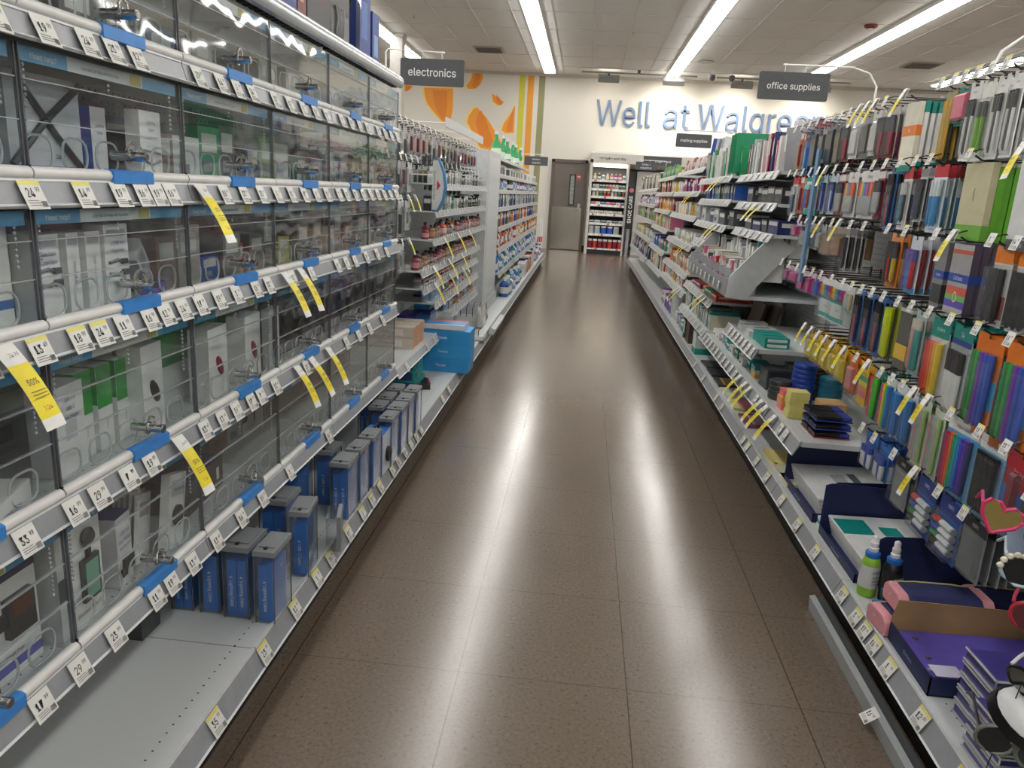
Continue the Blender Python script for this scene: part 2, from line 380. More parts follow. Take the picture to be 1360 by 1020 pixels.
    b = MB(); b.box(.18, .28, -.024, -.02, 1.6, 1.72, mat('#c25a5a', .5)); b.rect(-.04, .0, .04, .02, WHITE, Matrix.Translation((.23, -.0245, 1.66)) @ FR['-Y'].to_4x4()); b.build('notice', root)
    b = MB(); b.box(-.02, .09, 17.975, 18, 0, .12, INK); struct(b.build('baseboard_back'))
back_wall()

def ceiling_bits():
    for i, (x, y, n) in enumerate([(-2.05, 15.3, 'over the left shelving'), (5.78, 15.05, 'beyond the right shelving')]):
        root = thing('ceiling_vent', 'grey louvred ceiling vent '+n, 'vent', (x, y, 3.855))
        b = MB(); b.box(-.28, .28, -.28, .28, -.012, 0, mat('#a59f97', .6)); b.build('frame', root)
        for k in range(7): c = MB(); c.box(-.23, .23, -.21+k*.065, -.185+k*.065, -.03, -.012, mat('#6d6862', .6)); c.build('louvre', root)
    b = MB(); b.lathe([(.15, 0), (.16, -.012), (.05, -.02)], mat('#b8b2aa', .5), 20); tag(b.build('ceiling_diffuser', None, (2.06, 15.6, 3.852)), 'flat round ceiling diffuser near the back wall', 'vent')
    b = MB(); b.lathe([(.09, 0), (.09, -.03), (.05, -.05)], mat('#7a2f28', .5), 18); b.lathe([(.04, -.05), (.03, -.07)], WHITE, 12); tag(b.build('fire_alarm', None, (3.86, 12.1, 3.855), smooth=True), 'dark red round fire alarm on the ceiling', 'alarm')
    for x, y, n in [(4.3, 13.7, 'beyond the right shelving'), (.55, 13.2, 'above the middle of the aisle'), (-2.9, 12.6, 'left of the aisle near the pillar')]:
        b = MB(); b.tube([(0, 0, 0), (0, 0, -.05)], .012, CHROME); b.lathe([(.025, -.05), (.025, -.054)], CHROME, 10); b.lathe([(.03, -.004), (.03, 0)], WHITE, 10); tag(b.build('sprinkler', None, (x, y, 3.855)), 'small ceiling sprinkler head '+n, 'sprinkler')
    b = MB(); b.box(-.11, .11, -.11, .11, 0, 3.86, mat('#b7b4ae', .5)); b.box(-.13, .13, -.13, .13, 3.8, 3.86, mat('#b7b4ae', .5)); tag(b.build('support_pillar', None, (-3.55, 14.2, 0)), 'square off-white support pillar behind the electronics sign', 'pillar')
ceiling_bits()

# ------------------------------------------------------------------ hanging signs
def hanging_sign(x0, x1, y, z0, z1, txt, lab, rod, size=.09, lines=None):
    root = thing('hanging_sign', lab, 'sign', ((x0+x1)/2, y, z0)); w = x1-x0; h = z1-z0
    b = MB(); r = .012; pts = []
    for cx, cz, a0 in ((w/2-r, r, -90), (w/2-r, h-r, 0), (-w/2+r, h-r, 90), (-w/2+r, r, 180)):
        for k in range(5): a = R(a0+k*22.5); pts.append((cx+r*math.cos(a), cz+r*math.sin(a)))
    b.prism(pts, -.004, .004, mat('#47494d', .5)); bd = b.build('board', root)
    b = MB()
    for i, t in enumerate(lines or [txt]):
        b.text(t, size, mat('#dfe0e0', .5), Matrix.Translation((0, -.0055, h/2-(i-(len(lines or [txt])-1)/2)*size*.95)) @ FR['-Y'].to_4x4(), sx=.95)
    b.build('lettering', bd)
    b = MB()
    for k in (-.06, .06): b.tube([(k, 0, h-.015), (k, 0, h+.04)], .0025, WHITE)
    b.tube([(p[0]-(x0+x1)/2, 0, p[1]-z0) for p in rod], .006, WHITE, 6); b.build('hanger_rod', root)
hanging_sign(-1.23, -.822, 5., 1.892, 2.052, 'electronics', 'dark grey sign reading electronics above the left shelving', [(-1.325, 1.58), (-1.325, 2.08), (-1.31, 2.1), (-.95, 2.09)])
hanging_sign(.97, 1.378, 4.9, 1.893, 2.05, 'office supplies', 'dark grey sign reading office supplies above the right shelving', [(1.1, 2.09), (1.5, 2.09), (1.6, 2.06), (1.65, 1.99), (1.66, 1.6)], .068)
hanging_sign(1.02, 1.44, 9.6, 1.9, 2.055, 'mailing supplies', 'dark grey sign reading mailing supplies over the far right shelving', [(1.1, 2.095), (1.7, 2.095), (1.78, 2.05), (1.8, 1.6)], .064)
hanging_sign(.83, 1.2, 14.0, 1.76, 1.9, '', 'small dark grey two-line sign at the far right end of the aisle', [(.9, 1.93), (1.36, 1.93), (1.37, 1.6)], .06, ['books +', 'magazines'])
hanging_sign(-1.15, -.73, 14.0, 1.74, 1.895, '', 'small dark grey two-line sign at the far left end of the aisle', [(-.8, 1.93), (-1.3, 1.93), (-1.32, 1.9), (-1.32, 1.58)], .06, ['kitchen', 'supplies'])
# ------------------------------------------------------------------ price tags
PRICES = ['13|49', '18|99', '24|99', '11|99', '16|99', '29|99', '33|99', '23|99', '17|99', '19|99', '14|99', '35|99', '12|99', '7|99', '3|99', '2|49', '5|99', '1|99']
TAGM = {}
def tag_mesh(i, w=.045, h=.045, yel=True, small=False):
    """card: x right, y up, z out of the face, origin at the middle of its top edge"""
    k = (i, w, h, yel)
    if k in TAGM: return TAGM[k]
    a, c = PRICES[i].split('|'); b = MB(); I = Matrix.Identity(4)
    b.box(-w/2, w/2, -h, 0, -.0006, 0, mat('#e4e4e0', .55))
    if yel: b.rect(-w/2, -h*.16, w/2, 0, mat('#e3da78', .55), I, .0004)
    b.text(a, h*.6, INK, T(-w*.14, -h*.43, .0008), .007, .74); b.text(c, h*.32, INK, T(w*.26, -h*.32, .0008), .005, .74)
    for j in range(3): b.rect(-w*.4, -h*(.72+.08*j), w*(.1+.07*j), -h*(.69+.08*j), mat('#8a8a8a', .6), I, .0007)
    for j in range(5): b.rect(w*(.2+.05*j), -h*.93, w*(.225+.05*j), -h*.72, INK, I, .0007)
    TAGM[k] = b.mesh('price_tag'); return TAGM[k]
def sale_mesh(w=.042, L=.1, top=.04, pct='50%', price='7|24', curl=.007):
    k = ('s', w, L, top, pct, curl)
    if k in TAGM: return TAGM[k]
    b = MB(); I = Matrix.Identity(4); n = 8
    pr = []
    for j in range(n+1):
        t = j/n; pr.append((-(t)*(L+top), .006*math.sin(t*3.0)*(curl/.006)+.003))
    for j in range(n):
        y0, z0 = pr[j]; y1, z1 = pr[j+1]; t = (j+.5)/n*(L+top)
        m = mat('#e6e6e2', .5) if t < top or t > (L+top)*.9 else YEL
        b.add([(-w/2, y0, z0), (w/2, y0, z0), (w/2, y1, z1), (-w/2, y1, z1)], [(3, 2, 1, 0)], m)
        b.add([(-w/2, y0, z0-.0008), (w/2, y0, z0-.0008), (w/2, y1, z1-.0008), (-w/2, y1, z1-.0008)], [(0, 1, 2, 3)], mat('#dcdcd8', .5))
    zt = curl+.006
    b.text(pct, w*.42, INK, T(0, -top-.26*L, zt), .008, .85)
    b.text(price.replace('|', '.'), w*.34, mat('#b03a3a', .5), T(0, -top-.68*L, zt-.002), 0, .8)
    b.text('24.99', w*.3, INK, T(0, -top*.5, curl+.004), 0, .8)
    for q in range(3): b.rect(-w*.35, -top-L*(.4+.05*q), w*.35, -top-L*(.415+.05*q), mat('#8a7d20', .6), I, zt)
    TAGM[k] = b.mesh('sale_tag'); return TAGM[k]
def card_rot(side, tilt):
    """euler for a card facing the aisle from side 'L' (faces +X) or 'R' (faces -X); tilt brings its lower edge into the aisle"""
    F = FR['+X' if side == 'L' else '-X'].to_4x4()
    M = F @ Matrix.Rotation(tilt, 4, 'X')
    return M.to_euler()
def put_tag(parent, side, loc, i, tilt=-.45, w=.045, h=.045, yel=False, sale=False, spin=0.):
    e = card_rot(side, tilt)
    if spin: e = (card_rot(side, tilt).to_matrix().to_4x4() @ Matrix.Rotation(spin, 4, 'Z')).to_euler()
    if sale:
        o = inst(sale_mesh(w) if w > .03 else sale_mesh(w, .065, .03, curl=.003), 'sale_tag', parent, loc, e)
    else:
        o = inst(tag_mesh(i, w, h, yel), 'price_tag', parent, loc, e)
    return o
SX = {'L': -1, 'R': 1}
def shelf(side, xf, y0, y1, z, depth, lab, tags=(), sale=(), strip_h=.045, tilt=.45, th=.018, comb=False, name='shelf', group=None, stripm=None, yel=False, wob=None, tw=.045):
    """z = top of the deck, xf = distance of the front edge from the aisle axis; tags/sale are y positions"""
    s = SX[side]; yc = (y0+y1)/2
    root = thing(name, lab, 'shelf', (s*xf, yc, z-th), 0, group); hl = (y1-y0)/2-.002
    b = MB(); b.box(0, s*depth, -hl, hl, 0, th, DECK); b.build('deck', root)
    b = MB(); dx = math.sin(tilt)*strip_h; dz = math.cos(tilt)*strip_h; t0 = th-.004
    b.prism([(0, t0), (-s*dx, t0-dz), (-s*dx-s*.003, t0-dz+.001), (-s*.006, t0+.006), (0, th)], -hl, hl, stripm or STRIP)
    b.prism([(-s*dx-s*.003, t0-dz-.001), (-s*dx-s*.008, t0-dz+.003), (-s*dx-s*.004, t0-dz+.006), (-s*dx, t0-dz+.002)], -hl, hl, mat('#d3d6d8', .3))
    b.prism([(-s*.003, t0+.002), (-s*.009, t0+.002), (-s*.007, t0+.008), (0, th+.002)], -hl, hl, mat('#d3d6d8', .3))
    b.build('price_rail', root)
    if name == 'base_shelf':
        c = MB(); c.box(s*.035, s*depth, -hl-.002, hl+.002, -(z-th), 0, mat('#1b1715', .6)); c.build('kick_plate', root)
    if comb:
        c = MB(); y = -hl
        while y < hl-.02: c.box(s*.004, s*.02, y, y+.022, -.016, -.001, INK); y += .034
        c.build('vent_comb', root)
    for j, y in enumerate(tags):
        i = (j*5+int(z*40)) % len(PRICES)
        if isinstance(y, tuple): y, i = y
        put_tag(root, side, (-s*.0125, y-yc, t0+.003), i, -tilt, tw, tw, yel if isinstance(yel, bool) else (j in yel))
    for j, y in enumerate(sale):
        put_tag(root, side, (-s*.014, y-yc, t0+.004), 0, -tilt-.12, .042, sale=True, spin=random.uniform(-.12, .12))
    return root

# ------------------------------------------------------------------ gondolas
def gondola(side, xb, y0, y1, lab, top=1.69, base_x=.69, pegm=None, seams=()):
    s = SX[side]; yc = (y0+y1)/2; hl = (y1-y0)/2
    root = thing('gondola', lab, 'shelving unit', (s*xb, yc, 0))
    b = MB(); b.box(0, s*.05, -hl, hl, .1, top, pegm or PEG); b.build('back_panel', root)
    b = MB(); b.box(0, s*.05, -hl, hl, 0, .1, mat('#1b1715', .6)); b.build('foot', root)
    for y in [y0]+list(seams)+[y1]:
        c = MB(); c.box(-s*.014, 0, y-yc-.012, y-yc+.012, .1, top, mat('#9b9fa1', .4))
        z = .2
        while z < top: c.box(-s*.0145, -s*.014, y-yc-.003, y-yc+.003, z, z+.014, INK); z += .025
        c.build('upright', root)
    return root
gondola('L', 1.3, -1.2, 3.383, 'long white gondola behind the locked clear cases', 1.7, .7, None, (.641, 1.555, 2.469))
gondola('L', 1.3, 3.39, 6.62, 'pegboard gondola under the electronics sign', 1.62, .7, mat('#b9bbba', .4), (4.3, 5.45))
gondola('L', 1.3, 6.63, 14.3, 'far left gondola of household goods', 1.6, .68, None, (7.8, 9, 10.2, 11.4, 12.6))
gondola('R', 1.34, -1.0, 4.1, 'pegboard gondola of pens and markers under the office supplies sign', 1.72, .86, None, (.5, 1.4, 2.3, 3.2))
gondola('R', 1.34, 4.12, 8.6, 'gondola of notebooks, paper and binders', 1.72, .86, None, (5.0, 5.95, 6.9, 7.8))
gondola('R', 1.34, 8.62, 14.4, 'far right gondola of mailing supplies and magazines', 1.7, .86, None, (9.8, 11, 12.2, 13.3))

# base decks and bottom price rails
def base_row(side, xf, cuts, tagset, lab, z=.18, depth=.6, wob=True):
    for j in range(len(cuts)-1):
        y0, y1 = cuts[j], cuts[j+1]
        tg = [((t, 11) if t == 1.3 and side == 'L' else t) for t in tagset if y0 < t < y1]
        shelf(side, xf, y0, y1, z, (1.284 if side == 'L' else 1.324)-xf, lab % ORD[j], tg, (), .055, .5, .07, name='base_shelf', yel=True, tw=.05)
base_row('L', .715, [-.6, .62, 1.53, 2.45, 3.37, 4.3, 5.2, 6.1, 7.0, 7.9, 8.8, 10.6, 12.4, 14.3], [1.3, 1.55, 1.75, 1.92, 2.04, 2.22, 2.38, 2.5, 2.62, 2.8, 2.9, 3.02, 3.13, 3.24, 3.34, 3.9, 4.1, 4.6, 4.8, 5.6, 6.0], 'white base deck along the left gondola, %s from the near end')
base_row('R', .88, [.3, 1.28, 2.18, 2.98, 3.72, 4.6, 5.6, 6.6, 7.6, 8.6, 10.6, 12.5, 14.4], [1.38, 1.57, 1.76, 1.86, 1.93, 2.0, 2.12, 2.4, 2.62, 2.85, 3.1, 3.3, 3.5, 3.6, 4.2, 4.4, 4.9, 5.3], 'white base deck along the right gondola, %s from the near end')
# ------------------------------------------------------------------ locked clear cases on the left
XF = .838
ROWZ = {'E': .452, 'D': .742, 'C': 1.028, 'A': 1.262, 'B': 1.5}
TOPZ = {'E': .742, 'D': 1.028, 'C': 1.262, 'A': 1.5, 'B': 1.712}
CY = [.641+.457*i for i in range(-1, 7)]          # case boundaries, near to far
ROWN = {'E': 'bottom row', 'D': 'second row up', 'C': 'middle row', 'A': 'fourth row up', 'B': 'top row'}
COLN = ['nearest', 'second', 'third', 'fourth', 'fifth', 'sixth', 'seventh']
def ring_pts(cx, cz, w, h, r):
    pts = []
    for x, z, a0 in ((cx+w/2-r, cz+h/2-r, 0), (cx-w/2+r, cz+h/2-r, 90), (cx-w/2+r, cz-h/2+r, 180), (cx+w/2-r, cz-h/2+r, 270)):
        for k in range(4): a = R(a0+k*30); pts.append((x+r*math.cos(a), z+r*math.sin(a)))
    return pts+pts[:1]
CASE_KIDS = {}
def make_case(h, lab, loc):
    """local: x=0 at the front sheet (+x = aisle), y from 0 to .457, z=0 at the rail"""
    w = .457; root = thing('security_case', lab, 'display case', loc, 0, 'locked clear cases')
    b = MB(); b.box(-.003, 0, .006, w-.006, .012, h-.05, PLEXI)
    door = b.build('door', root)
    for y0, y1 in ((.003, .006), (w-.006, w-.003)): b = MB(); b.box(-.004, .001, y0, y1, .012, h-.05, EDGE); b.build('door_edge', door)
    for z in (h*.33, h*.58):
        b = MB(); b.box(-.0045, .001, .008, w-.008, z, z+.0018, clear('#e8eef2', .1, .35, 'crease')); b.build('crease', door)
    b = MB(); b.box(-.40, -.004, w-.0042, w-.0012, .0, h-.055, PLEXI); b.build('side_panel', root)
    b = MB(); b.tube([(.0, .002, .004), (.0, w-.002, .004)], .0105, mat('#dcdcda', .3), 10)
    b.box(-.006, .004, .0, .004, -.008, .016, INK); b.build('front_rail', root, smooth=True)
    b = MB(); c = w*.56; b.prism([(.008, -.010), (.0135, -.008), (.0135, .012), (.006, .0155), (-.004, .0155), (-.004, .0125), (.006, .0125)], c-.062, c+.062, BLUEH)
    b.build('blue_grip', root)
    # lock
    b = MB(); lc = w*.57; z = .04
    b.tube([(-.03, lc, z), (.035, lc, z)], .0088, CHROME, 12); b.tube([(.035, lc, z), (.037, lc, z)], .0065, mat('#8f8f8f', .3, 1.), 12)
    b.tube([(.002, lc, z), (.006, lc, z)], .0125, CHROME, 12)
    lk = b.build('lock', root, smooth=True)
    b = MB(); b.tube([(.012, lc-.014, z), (.012, lc-.018, z+.014), (.012, lc-.006, z+.026), (.012, lc+.008, z+.02), (.012, lc+.01, z+.006)], .002, CHROME, 6); b.build('lock_shackle', lk)
    # wire front pushers seen as rounded loops low in the case
    for k in range(5):
        cy = .055+k*.087
        b = MB(); b.tube([(-.02, p[0], p[1]) for p in ring_pts(cy, .035, .062, .052, .02)], .0022, clear('#eef2f4', .08, .5, 'loop'), 5, caps=False); b.build('finger_loop', root)
    # bead chains
    for y in (.022, w-.03, w*.5):
        b = MB(); zz = h*.42 if y != w*.5 else h*.62
        while zz < h-.055:
            b.lathe([(.0008, -.003), (.003, 0), (.0008, .003)], clear('#f2f4f6', .05, .55, 'bead'), 6, c=(-.008, y, zz)); zz += .0085
        b.build('bead_chain', root)
    # sign strip along the top
    b = MB(); t = h-.052; hb = .022
    b.box(-.0075, -.0055, .01, .12, t-hb, t, mat('#4f9ccb', .35)); b.box(-.0075, -.0055, .12, .33, t-hb, t, mat('#d4dade', .35)); b.box(-.0075, -.0055, .33, w-.01, t-hb, t, mat('#4f9ccb', .35))
    st = b.build('sign_strip', root)
    b = MB(); b.text('Need help?', .016, WHITE, Matrix.Translation((-.005, .065, t-hb*.55)) @ FR['+X'].to_4x4())
    b.text('Just ask for help with this item', .0105, mat('#5c7f99', .5), Matrix.Translation((-.005, .205, t-hb*.55)) @ FR['+X'].to_4x4())
    b.rect(.29-.457/2, 0, .325-.457/2, hb*.8, mat('#b8b048', .5), Matrix.Translation((-.005, .457/2, t-hb*.9)) @ FR['+X'].to_4x4()); b.build('strip_lettering', st)
    return root
CASEP = {}
for rn in 'EDCAB':
    for ci in range(7):
        h = TOPZ[rn]-ROWZ[rn]; lab = 'locked clear case in the %s, %s along the aisle' % (ROWN[rn], COLN[ci])
        loc = (-XF, CY[ci], ROWZ[rn])
        k = round(h, 3)
        if k not in CASEP:
            r0 = make_case(h, lab, loc); bpy.context.view_layer.update()
            CASEP[k] = (r0, [(c, list(c.children)) for c in r0.children])
        else:
            r0, kids = CASEP[k]; copy_fast(r0, kids, loc, 0, lab, 'locked clear cases')
LT = {'E': [.85, (.984, 8), (1.08, 5), (1.183, 7), (1.323, 3), (1.383, 9), (1.472, 0), (1.586, 0), 1.72, 1.85, 2.05, 2.4], 'D': [.87, (.992, 6), (1.106, 4), (1.172, 5), (1.262, 13), (1.337, 9), (1.558, 0), (1.641, 0), (1.716, 9), 1.8, 1.86, 1.96, 2.2, 2.6, 2.75, 2.9, 3.1],
      'C': [.85, .95, (1.064, 0), (1.157, 1), (1.215, 2), (1.282, 3), (1.366, 4), (1.424, 12), (1.491, 2), (1.563, 8), 1.65, 1.74, 1.85, 1.93, 2.1, 2.25, 2.5, 2.6, 2.7, 2.85, 3.0, 3.15],
      'A': [.8, (1.08, 2), (1.2, 10), (1.3, 9), (1.37, 4), (1.42, 9), (1.47, 4), 1.6, 1.7, 1.8, 1.9, 2.0, 2.1, 2.2, 2.3, 2.4, 2.52, 2.6, 2.7, 2.8, 2.9, 3.0, 3.1, 3.2, 3.3],
      'B': [(.95, 2), (1.04, 2), (1.14, 9), 1.24, 1.31, 1.38, 1.6, 1.7, 1.78, 1.86, 2.0, 2.1, 2.2, 2.3, 2.4, 2.55, 2.65, 2.75, 2.85, 3.0, 3.1, 3.2, 3.3]}
LS = {'E': [], 'D': [1.44, 2.12, 2.24, 2.4], 'C': [.99, 2.04, 2.16], 'A': [1.58], 'B': []}
bay = [-.28, .641, 1.555, 2.469, 3.383]; BN = ['nearest', 'second', 'third', 'farthest']
for rn in 'EDCAB':
    for k in range(4):
        y0, y1 = bay[k], bay[k+1]
        shelf('L', XF+.002, y0, y1, ROWZ[rn]-.006, .445, 'white shelf carrying the %s of locked cases, %s section' % (ROWN[rn], BN[k]),
              [t for t in LT[rn] if y0 < (t[0] if isinstance(t, tuple) else t) < y1], [t for t in LS[rn] if y0 < t < y1], .04, .42, .014, comb=rn in 'AB', yel={'C': (2, 3, 4), 'A': (1, 2), 'B': (0, 1), 'D': (), 'E': ()}[rn] if k in (1, 0) else ())
# rounded metal cap along the top of the case run
for k in range(4):
    b = MB(); y0, y1 = bay[k], bay[k+1]
    prof = [(.012, -.035), (.022, -.03), (.028, -.015), (.026, .002), (.016, .014), (0, .018), (-.44, .018), (-.44, .008), (0, .004), (.01, -.004), (.014, -.02)]
    b.prism(prof, -.456, .456, mat('#b4b8be', .22, .75)); root = tag(b.build('top_cap', None, (-XF-.005, (y0+y1)/2, 1.712), smooth=True), 'shiny rounded metal shelf edge capping the locked cases, %s section' % BN[k], 'shelf')
    c = MB(); y = -.44
    while y < .43: c.box(-.02, .004, y, y+.022, -.034, -.012, INK); y += .034
    c.build('vent_comb', root)

# ------------------------------------------------------------------ cartons
def carton(name, lab, cat, dims, base, loc, rz=0., prints=(), texts=(), group=None, rot=None, rough=.45, bev=.0015):
    """printed carton; prints: (face,u0,v0,u1,v1,colour) as fractions -.5..+.5, texts: (face,u,v,size,colour,string[,turn])"""
    dx, dy, dz = dims; b = MB(); b.box(-dx/2, dx/2, -dy/2, dy/2, 0, dz, mat(base, rough))
    ext = {'+X': (dy, dz), '-X': (dy, dz), '-Y': (dx, dz), '+Y': (dx, dz), 'TL': (dy, dx), 'TR': (dy, dx)}
    for i, (f, u0, v0, u1, v1, c) in enumerate(prints):
        a, e = ext[f]; b.rect(u0*a, v0*e, u1*a, v1*e, mat(c, rough), face(dims, f, lift=.0004+.00015*i))
    for t in texts:
        f, u, v, sz, c, st = t[:6]; a, e = ext[f]
        b.text(st, sz, mat(c, .5), face(dims, f, u*a, v*e, .0022, t[6] if len(t) > 6 else 0.), .006, .85)
    return tag(b.build(name, None, loc, rot if rot else (0, 0, rz)), lab, cat, group)
def disc_print(b, m, M, r, n=16, sx=1.):
    b.add([(r*sx*math.cos(2*math.pi*k/n), r*math.sin(2*math.pi*k/n), 0) for k in range(n)], [tuple(range(n))], m, M)
def cz(rn): return ROWZ[rn]-.005
# y helper: position inside a case, ci = case index from the near end
def cyp(ci, f): return CY[ci]+f*.457
def case_boxes():
    Wc = '#ececec'; dk = '#2b2b30'; pu = '#4a3f8a'
    # ---- bottom row
    o = carton('product_box', 'large white box with navy top band and black car charger picture', 'box', (.09, .27, .21), Wc, (-.935, .95, cz('E')), 0,
               [('+X', -.5, .33, .5, .5, '#2a2c52'), ('+X', -.5, -.44, .5, -.36, '#5a62b8')],
               [('+X', .34, .15, .035, '#2f62c0', 'W'), ('+X', .2, -.3, .013, '#4a4a55', 'Wireless Hands Free'), ('+X', -.25, -.3, .014, '#4a4a55', 'Car Charger')])
    b = MB(); b.box(0, .012, -.03, .03, -.035, .035, mat(dk, .35)); b.box(.012, .013, -.022, .022, .0, .028, mat('#5b2a1c', .3)); b.box(0, .008, -.075, -.03, -.012, .012, mat(dk, .35)); b.build('charger_picture', o, (.0456, .085, .11), (0, 0, 0))
    b = MB(); b.box(0, .01, -.03, .03, -.04, .03, mat(dk, .35)); b.tube([(.004, -.03, .03), (.004, -.1, .06)], .01, mat(dk, .4)); b.build('charger_picture', o, (.0456, -.03, .07))
    o = carton('product_box', 'white wireless mount box with black ball and green phone picture', 'box', (.05, .13, .2), Wc, (-.90, 1.178, cz('E')), .04, [('+X', -.5, -.12, -.32, .1, '#3d4a55')],
               [('+X', .1, -.38, .017, '#5a5a66', 'Wireless Mount')])
    b = MB(); b.lathe([(.004, -.001), (.015, 0), (.018, .006), (.012, .012), (.002, .014)], mat('#4a4a4c', .5), 14, M=Matrix.Translation((0, 0, .07)) @ FR['+X'].to_4x4()); b.box(0, .006, -.005, .005, .03, .06, mat(dk, .4)); b.box(0, .008, -.025, .025, -.055, .03, mat('#3a4446', .4)); b.box(.008, .009, -.019, .019, -.048, .022, mat('#7fb39b', .3)); b.build('phone_picture', o, (.026, .02, .1))
    o = carton('product_box', 'white car charger box with purple top and black charger picture', 'box', (.1, .06, .15), Wc, (-.94, 1.33, cz('E')), .12, [('TL', -.5, -.5, .5, .5, pu), ('-Y', -.5, -.5, .5, .5, '#cfcfd4')],
               [('+X', 0, .26, .015, pu, 'USB-A &'), ('+X', 0, .15, .015, pu, 'Car Charger'), ('+X', 0, .05, .012, pu, 'With Dual Port'), ('-Y', 0, .0, .013, pu, 'USB-A & USB-C Car Charger', R(90))])
    b = MB(); b.box(0, .006, -.02, .02, -.016, .012, mat(dk, .35)); b.box(0, .005, -.03, -.01, -.024, -.008, mat(dk, .4)); b.build('charger_picture', o, (.051, .005, .045))
    for k in range(5):
        b = MB(); b.box(-.003, .003, -.045, .045, 0, .15, mat(Wc, .4)); b.rect(-.03, .1, .03, .13, mat('#9a9aa2', .5), face((.006, .09, .15), '+X') @ T(0, -.075, 0))
        tag(b.build('blister_card', None, (-.91-.02*k, 1.42+.012*k, cz('E')), (R(-16), 0, .25)), 'white carded accessory fanned out beside the car charger box', 'blister pack', 'fanned white cards in the bottom row')
    o = carton('product_box', 'white carded box with a round black disc, leaning in the bottom row', 'box', (.02, .085, .17), Wc, (-.885, 1.495, cz('E')), 0, [('+X', -.4, .2, .4, .42, '#c9c9cf')], [('+X', 0, .3, .012, '#5a5a66', 'Charging Pad')], rot=(R(-14), 0, .1))
    b = MB(); b.lathe([(.004, 0), (.024, 0), (.024, .006), (.004, .007)], mat('#38383c', .4), 20, M=FR['+X'].to_4x4()); b.build('disc_picture', o, (.0105, .0, .075))
    carton('product_box', 'long dark brown box with purple lid under the second locked row', 'box', (.13, .23, .085), '#3a2f2d', (-1.0, 1.76, cz('E')), .1, [('TL', -.5, -.5, .5, .5, '#3b3266'), ('+X', .3, -.2, .38, .2, '#cfcfcf')])
    carton('product_box', 'flat dark brown box behind the purple lidded box', 'box', (.12, .36, .15), '#4a3c38', (-1.15, 1.78, cz('E')), 0)
    for y, n in ((2.12, 'near'), (2.3, 'far')):
        carton('product_box', 'red box with dark lettering in the bottom row, %s one of two' % n, 'box', (.06, .12, .075), '#b8392c', (-1.13, y, cz('E')), .1, [('+X', -.35, -.3, -.1, .3, '#3a2422'), ('+X', .0, -.3, .3, .3, '#3a2422')])
    carton('product_box', 'tall grey white carton standing behind the red boxes', 'box', (.02, .04, .15), '#b9b4b0', (-1.05, 2.36, cz('E')), .3)
    carton('product_box', 'long brown box with rounded handle in the bottom row far end', 'box', (.12, .5, .1), '#6a5751', (-1.1, 2.75, cz('E')), .0, [('+X', .38, -.1, .45, .3, '#c9c2bb')])
    carton('product_box', 'beige brown carton at the far end of the bottom row', 'box', (.12, .3, .16), '#857268', (-1.1, 3.2, cz('E')), .0, [('+X', -.5, -.5, -.2, .1, '#a79b92')])
    # ---- second row
    for k, (x, y, z, rz) in enumerate([(-.93, .8, 0, .15), (-.95, .87, .045, -.1), (-.9, .97, 0, .3), (-.95, .8, .09, .05)]):
        o = carton('product_box', 'white lightning cable box lying flat, %s of the near heap' % ['lowest', 'upper middle', 'rightmost', 'topmost'][k], 'box', (.11, .2, .04), Wc, (x, y, cz('D')+z), rz, [('TL', -.4, -.1, -.2, .3, '#6a6a72')], [('+X', .1, -.1, .016, pu, 'Lightning Cable'), ('TL', .1, .1, .014, pu, 'White USB-C')])
    o = carton('product_box', 'white wall charger box with purple print, first in the second row', 'box', (.05, .09, .165), Wc, (-.92, 1.215, cz('D')), .1, [('+X', -.2, -.12, .2, .1, '#c9c9cc'), ('-Y', -.5, -.5, .5, .5, '#cccccf')],
               [('+X', 0, .34, .013, pu, 'USB-A &'), ('+X', 0, .24, .013, pu, 'USB-C'), ('+X', 0, .14, .013, pu, 'Wall Charger')])
    for k in range(3):
        y = 1.285+.062*k
        carton('product_box', 'green and white box with a yellow flap, %s of three' % ['nearest', 'middle', 'farthest'][k], 'box', (.05, .05, .17), Wc, (-.94, y, cz('D')), .05, [('+X', -.5, .0, .5, .5, '#2f9a3e'), ('-Y', -.5, .05, .5, .5, '#2f9a3e')], [('+X', .0, -.2, .011, '#8a8a8a', 'Charge', R(90))])
    def mouse_box(lab, x, y, w, h, col, base=Wc, top=None, row='D'):
        pr = [('+X', -.5, .2, .5, .5, top)] if top else []
        o = carton('product_box', lab, 'box', (.05, w, h), base, (x, y, cz(row)), .06, pr, [('+X', .1, -.38, .01, '#6a6a6a', 'o o')])
        b = MB(); b.lathe([(.001, -.028), (.009, -.022), (.014, -.004), (.0135, .012), (.008, .026), (.001, .03)], mat(col, .3), 12, M=Matrix.Rotation(.5, 4, 'X') @ Matrix.Scale(.5, 4, (1, 0, 0))); b.build('earbud_picture', o, (.026, .005, h*.45), smooth=True)
    mouse_box('white box with slanted black earbud picture beside the green boxes', -.91, 1.467, .085, .19, '#2e2e34')
    for y, x, n in ((1.74, -.9, 'near'), (1.94, -.9, 'far')): mouse_box('white box with dark red earbud picture, %s one of two' % n, x, y, .11, .18, '#8a2238')
    for k, y in enumerate([1.63, 1.73, 1.84, 1.95]):
        carton('product_box', 'bright green topped white box in the second row, %s of four' % ORD[k], 'box', (.09, .1, .2), Wc, (-1.0, y, cz('D')), 0, [('+X', -.5, -.02, .5, .5, '#23963c'), ('TL', -.5, -.5, .5, .5, '#23963c'), ('-Y', -.5, 0, .5, .5, '#23963c')])
    o = carton('product_box', 'white phone case box with dark phone outline, far second row', 'box', (.02, .1, .17), Wc, (-.9, 2.12, cz('D')), .1, [('+X', -.18, -.36, .22, .36, '#2a2a2e'), ('+X', -.05, -.3, .1, .3, '#55555c')])
